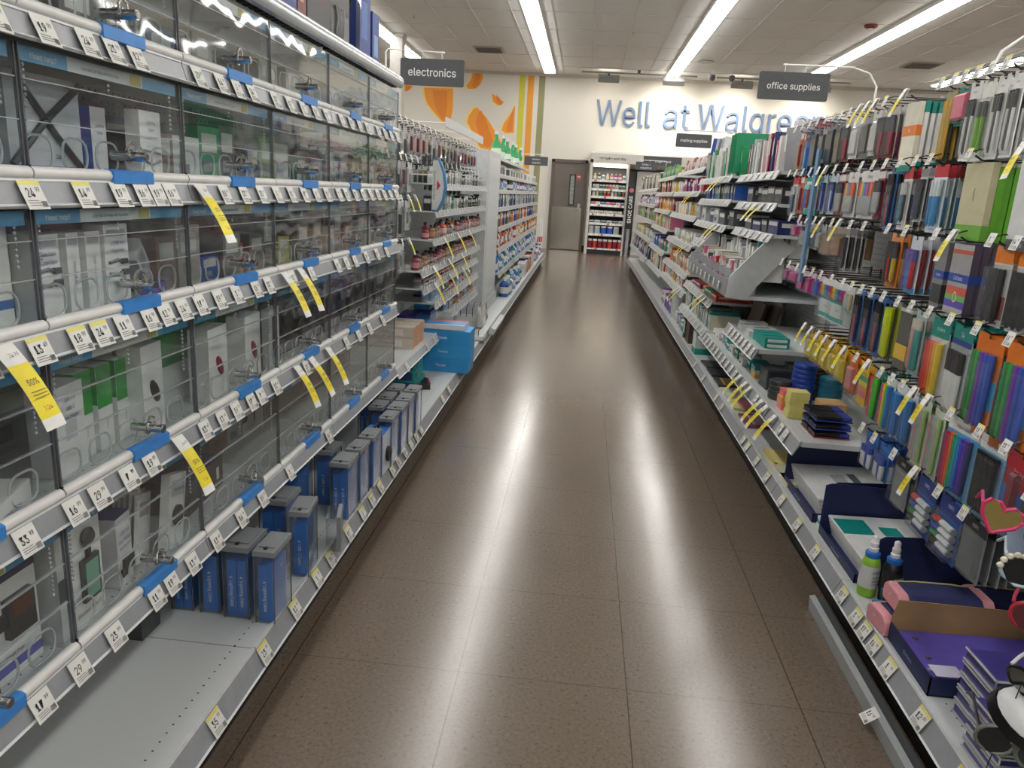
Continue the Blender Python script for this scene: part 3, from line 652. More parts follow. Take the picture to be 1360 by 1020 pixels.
    # headphone packs
    def headset(lab, y, row, col, x=-.95):
        root = thing('headphone_pack', lab, 'headphones', (x, y, cz(row)))
        b = MB(); b.box(-.03, .03, -.09, .09, 0, .17, mat('#3b3c42', .45)); b.rect(-.08, -.08, .08, -.05, mat('#8a8a90', .5), face((.06, .18, .17), '+X')); b.build('carton_back', root)
        b = MB(); pts = [(.04, .06*math.cos(t), .09+.06*math.sin(t)) for t in [R(a) for a in range(0, 181, 18)]]; b.tube(pts, .008, mat(col, .35), 6); b.build('headband', root, smooth=True)
        for s in (-1, 1): b = MB(); b.lathe([(.012, -.012), (.026, -.008), (.026, .008), (.012, .012)], mat(col, .5), 14, M=T(.045, s*.058, .075) @ FR['+X'].to_4x4()); b.build('ear_cup', root, smooth=True)
    for k, (y, c) in enumerate([(2.3, '#1d1e22'), (2.52, '#23242a'), (2.74, '#2c3a58'), (2.96, '#202126'), (3.2, '#3a3430')]):
        headset('%s headphones on a dark card in the second row, %s along' % (['black', 'black', 'navy', 'charcoal', 'brown'][k], ORD[k]), y, 'D', c)
    # ---- middle row
    carton('product_box', 'white media cable box with blue stripe at the near end', 'box', (.05, .14, .18), Wc, (-.9, 1.02, cz('C')), .05, [('+X', -.5, -.3, .5, -.22, '#3a77c4')], [('+X', 0, -.14, .02, '#2d5aa8', 'Media Cable')])
    carton('product_box', 'blue and white cable box nearest in the middle row', 'box', (.05, .2, .18), '#c9d2dc', (-.92, .8, cz('C')), .0, [('+X', -.5, -.5, .5, -.1, '#3a6fc0')])
    for k, (y, w, t) in enumerate([(1.17, .065, 'Audio Cable'), (1.235, .035, 'Charge & Sync'), (1.29, .045, 'USB-A to USB-C'), (1.36, .08, '2.0 USB-A to')]):
        o = carton('product_box', 'tall white cable box in the middle row, %s of four' % ORD[k], 'box', (.04, w, .145 if k < 3 else .155), Wc, (-.895, y, cz('C')), .06, [('+X', -.4, .36, .4, .44, '#a9a9b2')],
               [('+X', 0, 0, .012, pu, t, R(-90))] if w < .05 else [('+X', 0, .28, .012, pu, t), ('+X', 0, .19, .011, pu, 'Charge & Sync')])
        if w > .05:
            b = MB(); b.tube([(0, -.03, 0), (0, .0, .004), (0, .01, 0)], .003, mat('#77777d', .4)); b.box(-.003, .004, .01, .028, -.005, .005, mat('#55555a', .4)); b.tube([(0, -.03, -.02), (0, .0, -.024), (0, .012, -.02)], .003, mat('#77777d', .4)); b.box(-.003, .004, .012, .03, -.026, -.015, mat('#55555a', .4)); b.build('plug_picture', o, (.0215, 0, .085))
    for k, (y, z, rx, rz) in enumerate([(1.43, .02, 65, .2), (1.46, .05, 58, .1), (1.41, .0, 80, -.1), (1.49, .01, 50, .3)]):
        carton('product_box', 'white cable box toppled over in the middle row, %s of the heap' % ORD[k], 'box', (.03, .055, .14), '#cfcfd2', (-1.0+.02*k, y+.07, cz('C')+z), 0, [('+X', -.3, .1, .3, .4, '#9a98a8')], rot=(R(rx), 0, rz))
    carton('product_box', 'small purple box lying at the front of the middle row', 'box', (.03, .07, .035), '#4a3a9a', (-.875, 1.47, cz('C')), .15, [], [('+X', .25, 0, .018, '#cfcfe6', '8')])
    carton('product_box', 'deep purple package hanging at the back of the middle row', 'box', (.03, .26, .06), '#3c2f6e', (-1.2, 1.27, cz('C')+.14), 0)
    spec = {'C': [(1.58, .08, .12, '#8a6f66', 'reddish brown box'), (1.68, .09, .14, '#a8a29b', 'beige grey box'), (1.79, .1, .06, '#2e4f92', 'low navy blue box'), (1.9, .09, .11, '#77716d', 'grey box'), (1.97, .05, .08, '#a8453c', 'small red box'),
                  (2.08, .09, .1, '#6d675e', 'dull olive box'), (2.2, .09, .13, '#4c4a44', 'dark olive box'), (2.3, .08, .08, '#b0a447', 'mustard yellow box'), (2.41, .09, .12, '#5a5450', 'dark grey box'),
                  (2.55, .1, .13, '#7b7370', 'taupe box'), (2.68, .09, .1, '#b5a8a4', 'pale pink box'), (2.8, .08, .14, '#6a6666', 'slate grey box'), (2.93, .1, .1, '#8a4642', 'brick red box'), (3.06, .09, .13, '#77726c', 'khaki grey box'), (3.2, .1, .12, '#9a948c', 'stone grey box')],
            'A': [(1.7, .12, .1, '#cfd2d0', 'white rounded box'), (1.82, .1, .13, '#1f8a57', 'green box'), (1.93, .09, .14, '#4a4a44', 'charcoal box'), (1.6, .08, .1, '#7a5a52', 'brown box'),
                  (2.06, .1, .1, '#2b3a66', 'navy box'), (2.18, .1, .13, '#8a9a62', 'olive green box'), (2.3, .1, .12, '#b9bcb8', 'silver box'), (2.42, .09, .09, '#2d7d5c', 'teal green box'),
                  (2.54, .1, .09, '#4f8aa0', 'light blue box'), (2.66, .1, .12, '#7d8f84', 'sage green box'), (2.78, .1, .1, '#4a6a8a', 'steel blue box'), (2.9, .09, .13, '#8c8f8c', 'mid grey box'), (3.03, .1, .1, '#a4a29a', 'light stone box'), (3.15, .1, .13, '#6c7a74', 'grey green box'), (3.28, .09, .1, '#90948c', 'pale grey box')],
            'B': [(1.2, .12, .07, '#33343a', 'black gadget box'), (1.34, .1, .08, '#55565a', 'dark grey gadget box'), (1.06, .09, .07, '#8a8c8e', 'grey gadget box'), (1.65, .1, .07, '#3f6f96', 'blue gadget box'), (1.8, .1, .08, '#9b9b96', 'silver gadget box'),
                  (2.15, .12, .09, '#a09a90', 'beige gadget box'), (2.35, .1, .1, '#b4b0a4', 'cream gadget box'), (2.7, .14, .1, '#a29c8e', 'sand coloured gadget box'), (3.0, .12, .09, '#b5b1a5', 'ivory gadget box'), (3.2, .1, .08, '#918b80', 'taupe gadget box')]}
    for rn, L in spec.items():
        for y, w, h, c, n in L:
            carton('product_box', '%s inside the locked cases, %s' % (n, ROWN[rn]), 'box', (.12, w, h), c, (-.96-.03*random.random(), y, cz(rn)), random.uniform(-.08, .08), [('+X', -.35, .05, .35, .38, '#c9c9c6'), ('+X', -.3, -.3, .1, -.1, '#88888c')])
    # ---- fourth row, near cases
    carton('display_card', 'tall blue backing card behind the near cable packs', 'card', (.01, .4, .19), '#2f62b4', (-1.18, 1.33, cz('A')), 0)
    o = carton('product_box', 'large white box crossed by black straps in the fourth row', 'box', (.06, .18, .165), '#c4c7cc', (-.95, 1.26, cz('A')), .0, [('+X', -.5, -.5, .5, -.38, '#2f62c0')], [('+X', .15, -.28, .014, '#3a3a55', 'Cable')])
    b = MB(); b.tube([(.034, -.09, .02), (.034, -.01, .09), (.034, .09, .16)], .006, mat('#26262a', .4)); b.tube([(.034, -.06, .15), (.034, .02, .07), (.034, .09, .01)], .006, mat('#26262a', .4)); b.build('strap_picture', o)
    carton('product_box', 'slim white lightning cable pack with blue edges, fourth row', 'box', (.03, .045, .13), '#d8dadd', (-.93, 1.395, cz('A')), 0, [('-Y', -.5, -.5, .5, .5, '#2f62c0')], [('+X', 0, .25, .01, '#3a3a7a', 'Lightning'), ('+X', 0, .15, .01, '#3a3a7a', 'Cable')])
    o = carton('product_box', 'white lightning cable pack at the right of the fourth row case', 'box', (.03, .075, .135), Wc, (-.89, 1.5, cz('A')), 0, [], [('+X', 0, .34, .012, pu, 'Lightning'), ('+X', 0, .24, .012, pu, 'Cable'), ('+X', 0, .13, .01, pu, 'Charge & Sync')])
    b = MB(); b.tube([(0, -.03, 0), (0, .03, -.004)], .0025, mat('#9a9aa0', .4)); b.tube([(0, -.03, -.02), (0, .0, -.026), (0, .03, -.018)], .0025, mat('#9a9aa0', .4)); b.build('cable_picture', o, (.016, 0, .06))
    carton('product_box', 'white box with dark blue diagonal corner, nearest in the fourth row', 'box', (.05, .2, .13), '#c8ccd2', (-.92, .98, cz('A')), 0, [('+X', -.5, -.5, .5, -.3, '#2f62c0'), ('+X', .3, -.4, .5, .1, '#1d2c55')])
    carton('product_box', 'blue and grey box at the near edge of the fourth row', 'box', (.05, .2, .16), '#5f86b8', (-.92, .76, cz('A')), 0, [('+X', -.4, -.2, .4, .3, '#c0c6cc')])
    carton('product_box', 'grey box in the nearest top case', 'box', (.06, .3, .1), '#8f9498', (-.95, .85, cz('B')), 0, [('+X', -.4, -.2, .4, .3, '#55585c')])
case_boxes()

# merchandise standing on top of the case run
def top_goods():
    z = 1.731
    carton('product_box', 'dark maroon box on top of the locked cases', 'box', (.2, .16, .22), '#3a1418', (-1.0, 2.02, z), 0)
    o = carton('product_box', 'bright blue electric shaver box on top of the cases', 'box', (.16, .2, .24), '#2c5fae', (-.97, 2.24, z), 0, [('+X', -.4, -.1, -.3, .5, '#bcd4ee'), ('+X', .05, -.1, .12, .5, '#d6e4f2'), ('+X', .15, -.2, .45, .3, '#7d9cc4'), ('+X', -.5, -.5, .5, -.3, '#1d3f86')])
    b = MB(); b.lathe([(.012, -.05), (.02, -.02), (.018, .05), (.008, .06)], mat('#4a5c78', .3), 12); b.build('shaver_picture', o, (.083, .05, .12), smooth=True)
    carton('product_box', 'narrow red brown box beside the blue shaver box', 'box', (.16, .07, .3), '#7a3a30', (-.97, 2.385, z), 0, [('+X', -.2, -.3, .2, .3, '#c9908a')])
    o = carton('product_box', 'large dark grey speaker box with brick pattern on top of the cases', 'box', (.16, .42, .3), '#3c3a3c', (-.97, 2.64, z), 0, [('+X', -.48, -.2, -.02, .5, '#4d3430'), ('+X', .0, -.1, .48, .5, '#4a4a4e'), ('+X', .02, -.48, .48, -.15, '#6a6868')])
    b = MB(); b.lathe([(.01, 0), (.045, 0), (.045, .012), (.03, .014), (.02, .02)], mat('#1c1c1f', .4), 20, M=FR['+X'].to_4x4()); b.build('speaker_picture', o, (.082, -.06, .22))
    b = MB()
    for y in range(5): b.tube([(0, .05+y*.02, .0), (.004, .06+y*.016, .05), (0, .05+y*.02, .09)], .004, mat('#8a8a8e', .4), 5)
    b.build('hand_picture', o, (.084, 0, .03))
    o = thing('clear_package', 'clear blister package with black cords beside the speaker box', 'package', (-.93, 2.93, z))
    b = MB(); b.box(-.05, .05, -.03, .03, 0, .27, PLEXI); b.build('shell', o)
    b = MB(); b.box(-.045, -.04, -.028, .028, .01, .26, mat('#c3c9d4', .5)); b.tube([(-.03, 0, .25), (.02, .01, .2), (.0, 0, .1), (.01, 0, .02)], .006, INK); b.build('insert', o)
    carton('product_box', 'tall royal blue box at the far end of the case tops', 'box', (.12, .14, .26), '#223f8f', (-.95, 3.05, z), 0, [('+X', -.35, -.2, .2, .3, '#3d6ab8'), ('-Y', -.4, -.5, .1, .5, '#3154a4')])
    carton('product_box', 'blue box with a light oval beside the far end of the case tops', 'box', (.12, .1, .2), '#2b4c98', (-.95, 3.2, z), 0, [('+X', -.25, -.3, .3, .1, '#7fa0c8')])
top_goods()

# ------------------------------------------------------------------ anti-theft keeper boxes on the near left base deck
def keeper_boxes():
    GL = mat('#787c80', .4); zd = .181
    def keeper(x, y, w=.052, d=.115, h=.2, n=1, rz=0., lab='', txt="4' Lightning Cable", fallen=False):
        root = thing('keeper_box', 'clear anti-theft box with grey lid, '+lab, 'security box', (x, y, zd), rz)
        b = MB(); t = .002
        b.box(-w/2, w/2, -d/2, -d/2+t, 0, h-.012, PLEXI); b.box(-w/2, w/2, d/2-t, d/2, 0, h-.012, PLEXI)
        b.box(-w/2, -w/2+t, -d/2+t, d/2-t, 0, h-.012, PLEXI); b.box(w/2-t, w/2, -d/2+t, d/2-t, 0, h-.012, PLEXI); b.box(-w/2, w/2, -d/2, d/2, 0, t, PLEXI); b.build('shell', root)
        b = MB()
        for sx in (-1, 1):
            for sy in (-1, 1): b.box(sx*w/2-.0012, sx*w/2+.0012, sy*d/2-.0012, sy*d/2+.0012, 0, h-.012, EDGE)
        b.build('shell_edge', root)
        b = MB(); b.box(-w/2-.003, w/2+.003, -d/2-.003, d/2+.003, h-.014, h, GL); b.box(-w/2+.004, w/2-.004, -d/2+.02, d/2-.004, h, h+.003, GL)
        b.box(-.006, .006, d/2-.002, d/2+.004, h-.016, h+.001, INK); lid = b.build('lid', root)
        b = MB(); b.box(-.004, .004, -d/2+.01, -d/2+.02, h, h+.0045, INK); b.build('lid_latch', lid)
        cw = (w-.012)/n-.002
        for k in range(n):
            cx = -w/2+.006+(k+.5)*(cw+.002); M = Matrix.Rotation(rz, 3, 'Z') @ Vector((cx, -.004, 0))
            carton('cable_carton', 'blue cable carton inside the keeper box, %s%s' % (lab, '' if n == 1 else ', %s carton' % ('inner' if k == 0 else 'outer')), 'box', (cw, d-.02, .155), '#2a72cc', (x+M.x, y+M.y, zd+.003), rz,
                   [('+X', -.3, -.3, .3, .3, '#2f74c8')], [('-Y', 0, -.05, .017, '#eef4fa', txt, R(-90)), ('+X', .1, .36, .01, '#dfe8f4', 'USB')])
        return root
    L = [(-.727, 1.69, .05, 1, 0, 'closest to the camera'), (-.806, 1.70, .066, 2, 0, 'second from the camera at the front'), (-.885, 1.71, .052, 1, .05, 'third from the camera under the shelf'), (-.957, 1.71, .058, 2, 0, 'fourth from the camera in shade'),
         (-.83, 1.99, .08, 2, 0, 'wide one behind the first pair'), (-.735, 1.93, .05, 1, .12, 'turned slightly outwards'), (-.74, 2.32, .06, 2, 0, 'front of the second cluster'), (-.735, 2.46, .05, 1, 0, 'second in the second cluster'),
         (-.73, 2.6, .055, 1, 0, 'third in the second cluster'), (-.83, 2.42, .06, 1, 0, 'behind the second cluster'), (-.9, 2.3, .07, 2, 0, 'deep behind the second cluster'), (-.72, 2.84, .05, 1, 0, 'beyond the blue webcam box'), (-.72, 2.98, .06, 1, 0, 'third from the far end'),
         (-.72, 3.12, .055, 1, 0, 'second from the far end'), (-.72, 3.27, .055, 1, 0, 'at the far end'), (-.8, 2.98, .055, 1, 0, 'second rank third from the far end'), (-.8, 3.12, .055, 1, 0, 'second rank second from the far end'), (-.8, 3.27, .055, 1, 0, 'second rank at the far end'), (-.88, 3.1, .06, 2, 0, 'deep rank near the far end')]
    for x, y, w, n, rz, lab in L:
        keeper(x, y, w, .11, .2, n, rz, lab, "4' USB-C Cable" if y > 1.9 and y < 2.9 else "4' Lightning Cable")
    o = thing('keeper_box', 'small grey lidded anti-theft box fallen on its side', 'security box', (-.7, 2.09, zd), .25)
    b = MB(); b.box(-.02, .012, -.05, .05, 0, .11, PLEXI); b.build('shell', o)
    b = MB(); b.box(.012, .024, -.053, .053, 0, .113, GL); b.build('lid', o)
    o = carton('webcam_box', 'blue and white webcam box with a handle slot and black lens picture', 'box', (.085, .13, .165), '#2a6cc4', (-.745, 2.735, zd), 0, [('+X', -.5, -.5, .5, .5, '#c9d0d8'), ('TL', -.1, -.1, .1, .1, '#101216')])
    b = MB(); b.lathe([(.01, 0), (.03, 0), (.03, .012), (.02, .014), (.012, .01)], mat('#17181b', .35), 20, M=FR['+X'].to_4x4()); b.build('lens_picture', o, (.043, .01, .07), smooth=True)
    b = MB(); b.tube([(0, -.03, 0), (0, -.02, .018), (0, .02, .018), (0, .03, 0)], .005, INK); b.build('handle', o, (0, 0, .166))
    b = MB(); b.box(-.05, .05, -.04, .04, 0, .05, mat('#4a4d50', .5)); tag(b.build('gadget_box', None, (-1.03, 1.55, zd)), 'small dark grey box at the back of the near base deck', 'box')
keeper_boxes()
# ------------------------------------------------------------------ hanging packs and peg hooks
# local frame of a pack: hook hole at the origin, front faces -x, width along y, hangs down to z=-h
RB = ['#d8262c', '#e8702a', '#e8c52f', '#3aa655', '#2b6fd0', '#6a3fa8', '#c93c8e', '#2a2a2e']
CLEARP = clear('#f8fafa', .06, .03, 'blister')
def make_pack(name, label, cat, w, h, t=.012, card='#dedede', bands=(), pens=None, bubble=None, texts=(), group=None, clearbox=True, sleeve=False, hdr=None, fbands=()):
    """pens: (colours, z_top, z_bottom, radius, cap_colour or None, cap_fraction); bubble: (y0,y1,z0,z1,colour)"""
    root = thing(name, label, cat, (0, 0, 0), 0, group)
    b = MB()
    if sleeve: b.box(-t/2, t/2, -w/2, w/2, -h, 0, mat(card, .45)); x0 = -t/2
    else:
        b.box(0, .0012, -w/2, -.012, -.03, .006, mat(hdr or card, .45)); b.box(0, .0012, .012, w/2, -.03, .006, mat(hdr or card, .45)); b.box(0, .0012, -.012, .012, -.03, -.006, mat(hdr or card, .45))
        b.box(0, .0025, -w/2, w/2, -h, -.03, mat(card, .45)); x0 = 0
    M0 = Matrix.Translation((x0-.0005, 0, 0)) @ FR['-X'].to_4x4()
    for v0, v1, c in bands:
        if sleeve: b.box(-t/2-.0006, t/2+.0006, -w/2-.0006, w/2+.0006, -h*v1, -h*v0, mat(c, .45))
        else: b.rect(-w/2, -h*v1, w/2, -h*v0, mat(c, .45), M0)
    for v0, v1, c in fbands: b.rect(-w/2+.001, -h*v1, w/2-.001, -h*v0, mat(c, .45), M0, .0002)
    for v, sz, c, s in texts: b.text(s, sz, mat(c, .5), Matrix.Translation((x0-.0016, 0, -h*v)) @ FR['-X'].to_4x4(), .0, .85)
    cd = b.build('sleeve' if sleeve else 'card', root)
    if pens:
        cols, zt, zb, r, cap, cf = pens; n = len(cols)
        for i, c in enumerate(cols):
            y = w*.38-(i+.5)*(w*.76/n); b = MB(); zc = zt+(zb-zt)*cf
            if cap is None: cc = c
            elif cap == 'RB': cc = RB[i % 8]
            else: cc = cap
            b.tube([(-r-.002, y, -h*zt), (-r-.002, y, -h*zc)], r*1.08, mat(cc, .35), 7)
            b.tube([(-r-.002, y, -h*zc), (-r-.002, y, -h*zb+.01), (-r-.002, y, -h*zb)], r, mat(c, .35), 7, radii=[r, r*.95, r*.3])
            b.build('pen', root, smooth=True)
    if name == 'dry_erase_pack':
        for i, c in enumerate(['#c0392b', '#2a4aa8', '#2c8a4a', '#26262a']):
            zc = -h*.42-i*.021; b = MB(); b.tube([(-.011, w*.44, zc), (-.011, w*.1, zc)], .0085, mat(c, .35), 8); b.tube([(-.011, w*.1, zc), (-.011, -w*.4, zc)], .0095, mat('#dfe2e6', .35), 8); b.tube([(-.011, -w*.4, zc), (-.011, -w*.46, zc)], .0095, mat('#8f9498', .4), 8)
            b.build('marker', root, smooth=True)
    if bubble:
        y0, y1, z0, z1, c = bubble; b = MB(); tt = t*.8
        b.prism([(0, -h*z1), (-tt*.6, -h*z1), (-tt, -h*z1+.006), (-tt, -h*z0-.006), (-tt*.6, -h*z0), (0, -h*z0)], y0*w, y1*w, mat(c, .4))
        b.build('product', root)
    if clearbox and not sleeve:
        b = MB(); q = t+.001; b.prism([(0, -h*.97), (-q, -h*.95), (-q, -h*.24), (-q*.4, -h*.2), (0, -h*.2)], -w*.43, w*.43, CLEARP); b.build('blister', root)
    return root
HOOKM = {}
def hook(side, xb, xt, y, z, tagi, lab, sale=False, yel=False, tw=.032, two=True):
    s = SX[side]; L = xb-xt
    root = thing('peg_hook', lab, 'hook', (s*xb, y, z))
    k = (side, round(L, 3))
    if k not in HOOKM:
        b = MB(); b.tube([(-s*.0, 0, 0), (-s*(L-.02), 0, 0), (-s*L, 0, .012)], .0028, WIRE, 5)
        b.tube([(0, 0, .028), (-s*(L-.01), 0, .028), (-s*(L+.012), 0, .02)], .0018, WIRE, 4); b.box(-s*.004-.002, -s*.004+.002, -.008, .008, -.012, .036, WIRE)
        HOOKM[k] = b.mesh('wire')
    inst(HOOKM[k], 'wire', root)
    o = put_tag(root, side, (-s*(L+.013), 0, .03), tagi, -.32, tw, tw*1.12, yel)
    if sale: put_tag(root, side, (-s*(L+.015), 0, .03), 0, -.4, .028, sale=True, spin=random.uniform(-.1, .1))
    return root
PACKS = {}
PK = {}
def pack_proto(key, **kw): PK[key] = kw
def hang(side, key, xb, xt, y, z, n, where, hooklab=None, sale=False, yel=False, gap=None, drop=.0, tagi=None, hk=True, xoff=0.):
    kw = dict(PK[key]); s = SX[side]; desc = kw.pop('desc'); t = kw.get('t', .012)
    lab = desc+', '+where; grp = (desc+' '+where)[:60] if n > 1 else None
    if hk: hook(side, xb, xt, y, z, random.randrange(len(PRICES)) if tagi is None else tagi, hooklab or ('hook for '+desc+', '+where), sale, yel)
    rz = 0 if side == 'R' else math.pi
    g = (gap or (t+.004))+.003
    for i in range(n):
        x = xt+.014+t/2+i*g+xoff
        loc = (s*x, y+random.uniform(-.006, .006), z-.006-drop-random.uniform(0, .004))
        a = rz+random.uniform(-.09, .09)
        if key not in PACKS:
            r0 = make_pack(group=grp, label=lab, **kw); r0.location = loc; r0.rotation_euler = (0, 0, a)
            PACKS[key] = (r0, [(c, list(c.children)) for c in r0.children])
        else:
            r0, kids = PACKS[key]; c = copy_fast(r0, kids, loc, a, lab, grp)
            if not grp and 'group' in c: del c['group']
        if x > xb-.02: break
RB = ['#d8262c', '#e8702a', '#e8c52f', '#3aa655', '#2b6fd0', '#6a3fa8', '#c93c8e', '#2a2a2e']
P = pack_proto
P('teal_pencil', desc='white pencil pack with teal ends', name='pencil_pack', cat='pencil pack', w=.085, h=.215, t=.013, card='#dedfdb', sleeve=True, bands=((0, .16, '#128577'), (.86, 1, '#128577')), texts=((.45, .012, '#8a8f8a', 'pencils'),))
P('orange_pencil', desc='cream pencil pack with orange label and teal foot', name='pencil_pack', cat='pencil pack', w=.085, h=.215, t=.016, card='#dcd8c6', sleeve=True, bands=((.33, .48, '#dd7a2c'), (.9, 1, '#128577')), texts=((.4, .02, '#f2f2ee', '10'),))
P('yellow_pencil', desc='yellow wooden pencil pack', name='pencil_pack', cat='pencil pack', w=.07, h=.2, t=.016, card='#3a3b2c', pens=(['#c59a22', '#d0a629', '#b98d1f', '#c59a22', '#d0a629'], .12, .95, .0042, None, .1), bands=((0, .12, '#8a8a4a'),))
P('pink_eraser', desc='pink eraser pack with teal foot', name='eraser_pack', cat='eraser pack', w=.08, h=.1, t=.02, card='#128577', bubble=(-.42, .42, .15, .85, '#d8627e'), texts=((.5, .01, '#f0e0e4', 'erasers'),))
P('mech', desc='white carded mechanical pencil pack', name='pencil_pack', cat='pencil pack', w=.06, h=.2, t=.012, card='#e6e6e4', pens=(['#dcdcda', '#2c2c30', '#dcdcda'], .2, .92, .004, '#26262a', .3), texts=((.1, .012, '#2a2a2e', 'zebra'),))
P('green_mech', desc='green mechanical pencil on a white card', name='pencil_pack', cat='pencil pack', w=.055, h=.2, t=.012, card='#e2e3dc', pens=(['#7ab23a', '#6fa534'], .25, .9, .006, '#5a5a5a', .3))
P('redblack', desc='black and crimson pen pack', name='pen_pack', cat='pen pack', w=.075, h=.16, t=.014, card='#b9b6b4', pens=(['#26262a', '#26262a', '#8e1f38', '#8e1f38'], .15, .95, .007, '#4d4d52', .4), bands=((.5, 1, '#7d2038'),))
P('dotted', desc='white dotted card pack', name='carded_pack', cat='pack', w=.07, h=.15, t=.01, card='#d6d6d2', bubble=(-.4, .4, .3, .9, '#c9c9c6'), texts=((.14, .014, '#2b2b2e', 'Sim'),))
P('greystack', desc='dark grey clip pack', name='carded_pack', cat='pack', w=.07, h=.15, t=.014, card='#8f8f8f', bubble=(-.4, .4, .2, .9, '#4a4a4c'))
P('compass', desc='black arched math set pack', name='carded_pack', cat='pack', w=.08, h=.17, t=.014, card='#6c7174', bubble=(-.4, .4, .12, .95, '#33363a'), bands=((.3, .42, '#8fa8b4'),))
P('xacto', desc='blue and black craft knife pack', name='knife_pack', cat='pack', w=.09, h=.2, t=.014, card='#2469b0', bands=((0, .22, '#1b1b1e'),), texts=((.1, .022, '#d9d9d9', 'XACTO'),), bubble=(-.15, .1, .35, .95, '#3a8ad8'))
P('marker12', desc='marker pack with rainbow caps and grey barrels', name='marker_pack', cat='marker pack', w=.15, h=.165, t=.014, card='#dcdcda', pens=(['#a1a3a5']*10, .22, .92, .0062, 'RB', .42), texts=((.09, .02, '#26262a', 'Sharpie'),))
P('marker_red', desc='crimson backed grey marker pack', name='marker_pack', cat='marker pack', w=.07, h=.16, t=.014, card='#8c2038', pens=(['#a6a7a8']*4, .2, .9, .007, '#3a3a40', .35), bands=((0, .15, '#dddddb'),))
P('pentel', desc='white pen pack with a red header', name='pen_pack', cat='pen pack', w=.075, h=.19, t=.014, card='#e0e0de', hdr='#c02638', bands=((0, .13, '#c02638'),), pens=(['#2f8fb0', '#3a3a40'], .22, .88, .0055, '#c9c9c9', .3), texts=((.94, .013, '#c02638', 'Pentel'),))
P('pentel_blue', desc='pale blue pen pack with a red header', name='pen_pack', cat='pen pack', w=.075, h=.19, t=.014, card='#d5e2ea', hdr='#c02638', bands=((0, .1, '#c02638'),), pens=(['#2b7fc0', '#3c9ad0', '#2b7fc0'], .2, .9, .006, '#d8dde0', .35), texts=((.94, .013, '#2b5fb0', 'EnerGel'),))
P('envelope', desc='green edged padded envelope pack', name='envelope_pack', cat='envelope', w=.13, h=.2, t=.018, card='#5da128', sleeve=True, bands=((.0, .04, '#cfc9ae'),))
P('envelope_front', desc='tan and green envelope pack with a black curl', name='envelope_pack', cat='envelope', w=.13, h=.2, t=.018, card='#b9b291', sleeve=True, bands=((.8, 1, '#6aa43a'),), texts=((.4, .05, '#2a2a2a', '('),))
P('bubble_mailer', desc='white and grey mailer pack', name='mailer_pack', cat='mailer', w=.13, h=.21, t=.016, card='#cfd1d2', sleeve=True, bands=((.88, 1, '#55585c'),), texts=((.3, .016, '#33363a', 'mailer'), (.94, .016, '#dcdcdc', '12x5.5 IN')))
P('bluewhite', desc='blue and white pen pack', name='pen_pack', cat='pen pack', w=.07, h=.16, t=.014, card='#c9d3df', pens=(['#2547a8', '#2547a8', '#dfe3ea', '#2547a8'], .18, .92, .006, '#1d3478', .3))
P('tealbrush', desc='teal and blue curved pen pack', name='pen_pack', cat='pen pack', w=.07, h=.17, t=.014, card='#dfe6e6', bands=((0, .12, '#1c9a94'), (.86, 1, '#1c9a94')), pens=(['#2a6fc0', '#2a6fc0', '#c63a4a'], .2, .84, .006, '#9adbd6', .2))
P('orangepack', desc='orange red scissors pack', name='carded_pack', cat='pack', w=.06, h=.17, t=.014, card='#d0552e', bubble=(-.2, .2, .3, .9, '#8c2a20'), bands=((0, .15, '#d8d8d4'),))
P('clearcups', desc='clear pushpin tub pack', name='pushpin_pack', cat='pushpins', w=.09, h=.11, t=.03, card='#9fa5a3', bubble=(-.4, .4, .3, .9, '#8e9593'))
P('rubberband', desc='brown bag of rubber bands', name='rubber_band_bag', cat='bag', w=.12, h=.12, t=.03, card='#8d8278', bubble=(-.45, .45, .3, .95, '#8a6a4c'))
P('leadpack', desc='black and blue lead refill pack', name='refill_pack', cat='pack', w=.05, h=.16, t=.012, card='#c4c4c4', pens=(['#23386e', '#2a2a2e', '#2a2a2e'], .2, .95, .006, '#2a2a2e', .3), bands=((0, .15, '#8a8a90'),))
P('blackorange', desc='black marker pack on orange card', name='marker_pack', cat='marker pack', w=.08, h=.17, t=.015, card='#dd7a2a', hdr='#d98a4a', pens=(['#2f3136', '#b03028', '#2f3136', '#c9a92f'], .12, .9, .008, '#3c3e44', .4))
P('redgel', desc='red gel pen pack', name='pen_pack', cat='pen pack', w=.09, h=.17, t=.02, card='#c8ccd4', pens=(['#a8182a', '#a8182a', '#a8182a', '#a8182a'], .2, .92, .008, '#a61c2e', .3), bands=((.9, 1, '#5a8fb8'),))
P('bluegel', desc='blue and purple gel pen pack', name='pen_pack', cat='pen pack', w=.09, h=.17, t=.02, card='#d3dae2', pens=(['#6a3a98', '#3a6fc0', '#3a6fc0', '#c92f38'], .2, .92, .008, '#5a4a9a', .3), bands=((.9, 1, '#3a8fd0'),))
P('cocomo', desc='grey coloured pencil pack with blue band and rainbow ring', name='pencil_pack', cat='pencil pack', w=.12, h=.19, t=.02, card='#50465a', sleeve=True, bands=((.42, .54, '#24469a'),), fbands=((0, .08, '#b8b8b8'), (.08, .14, '#c85a48'), (.14, .42, '#9c9c9f'), (.54, .6, '#9c9c9f'), (.6, .72, '#c05a4a'), (.72, .8, '#6aa85a'), (.8, .9, '#5a4aa8'), (.9, 1, '#a8a8aa')), texts=((.48, .022, '#e2e6ee', 'CoComo'), (.75, .055, '#e8e0c0', 'O')))
P('cocomo_dark', desc='dark grey pencil pack with blue band', name='pencil_pack', cat='pencil pack', w=.07, h=.19, t=.022, card='#77777a', sleeve=True, bands=((.42, .54, '#24469a'), (.62, .9, '#333336')), texts=((.48, .013, '#e2e6ee', 'CoComo'),))
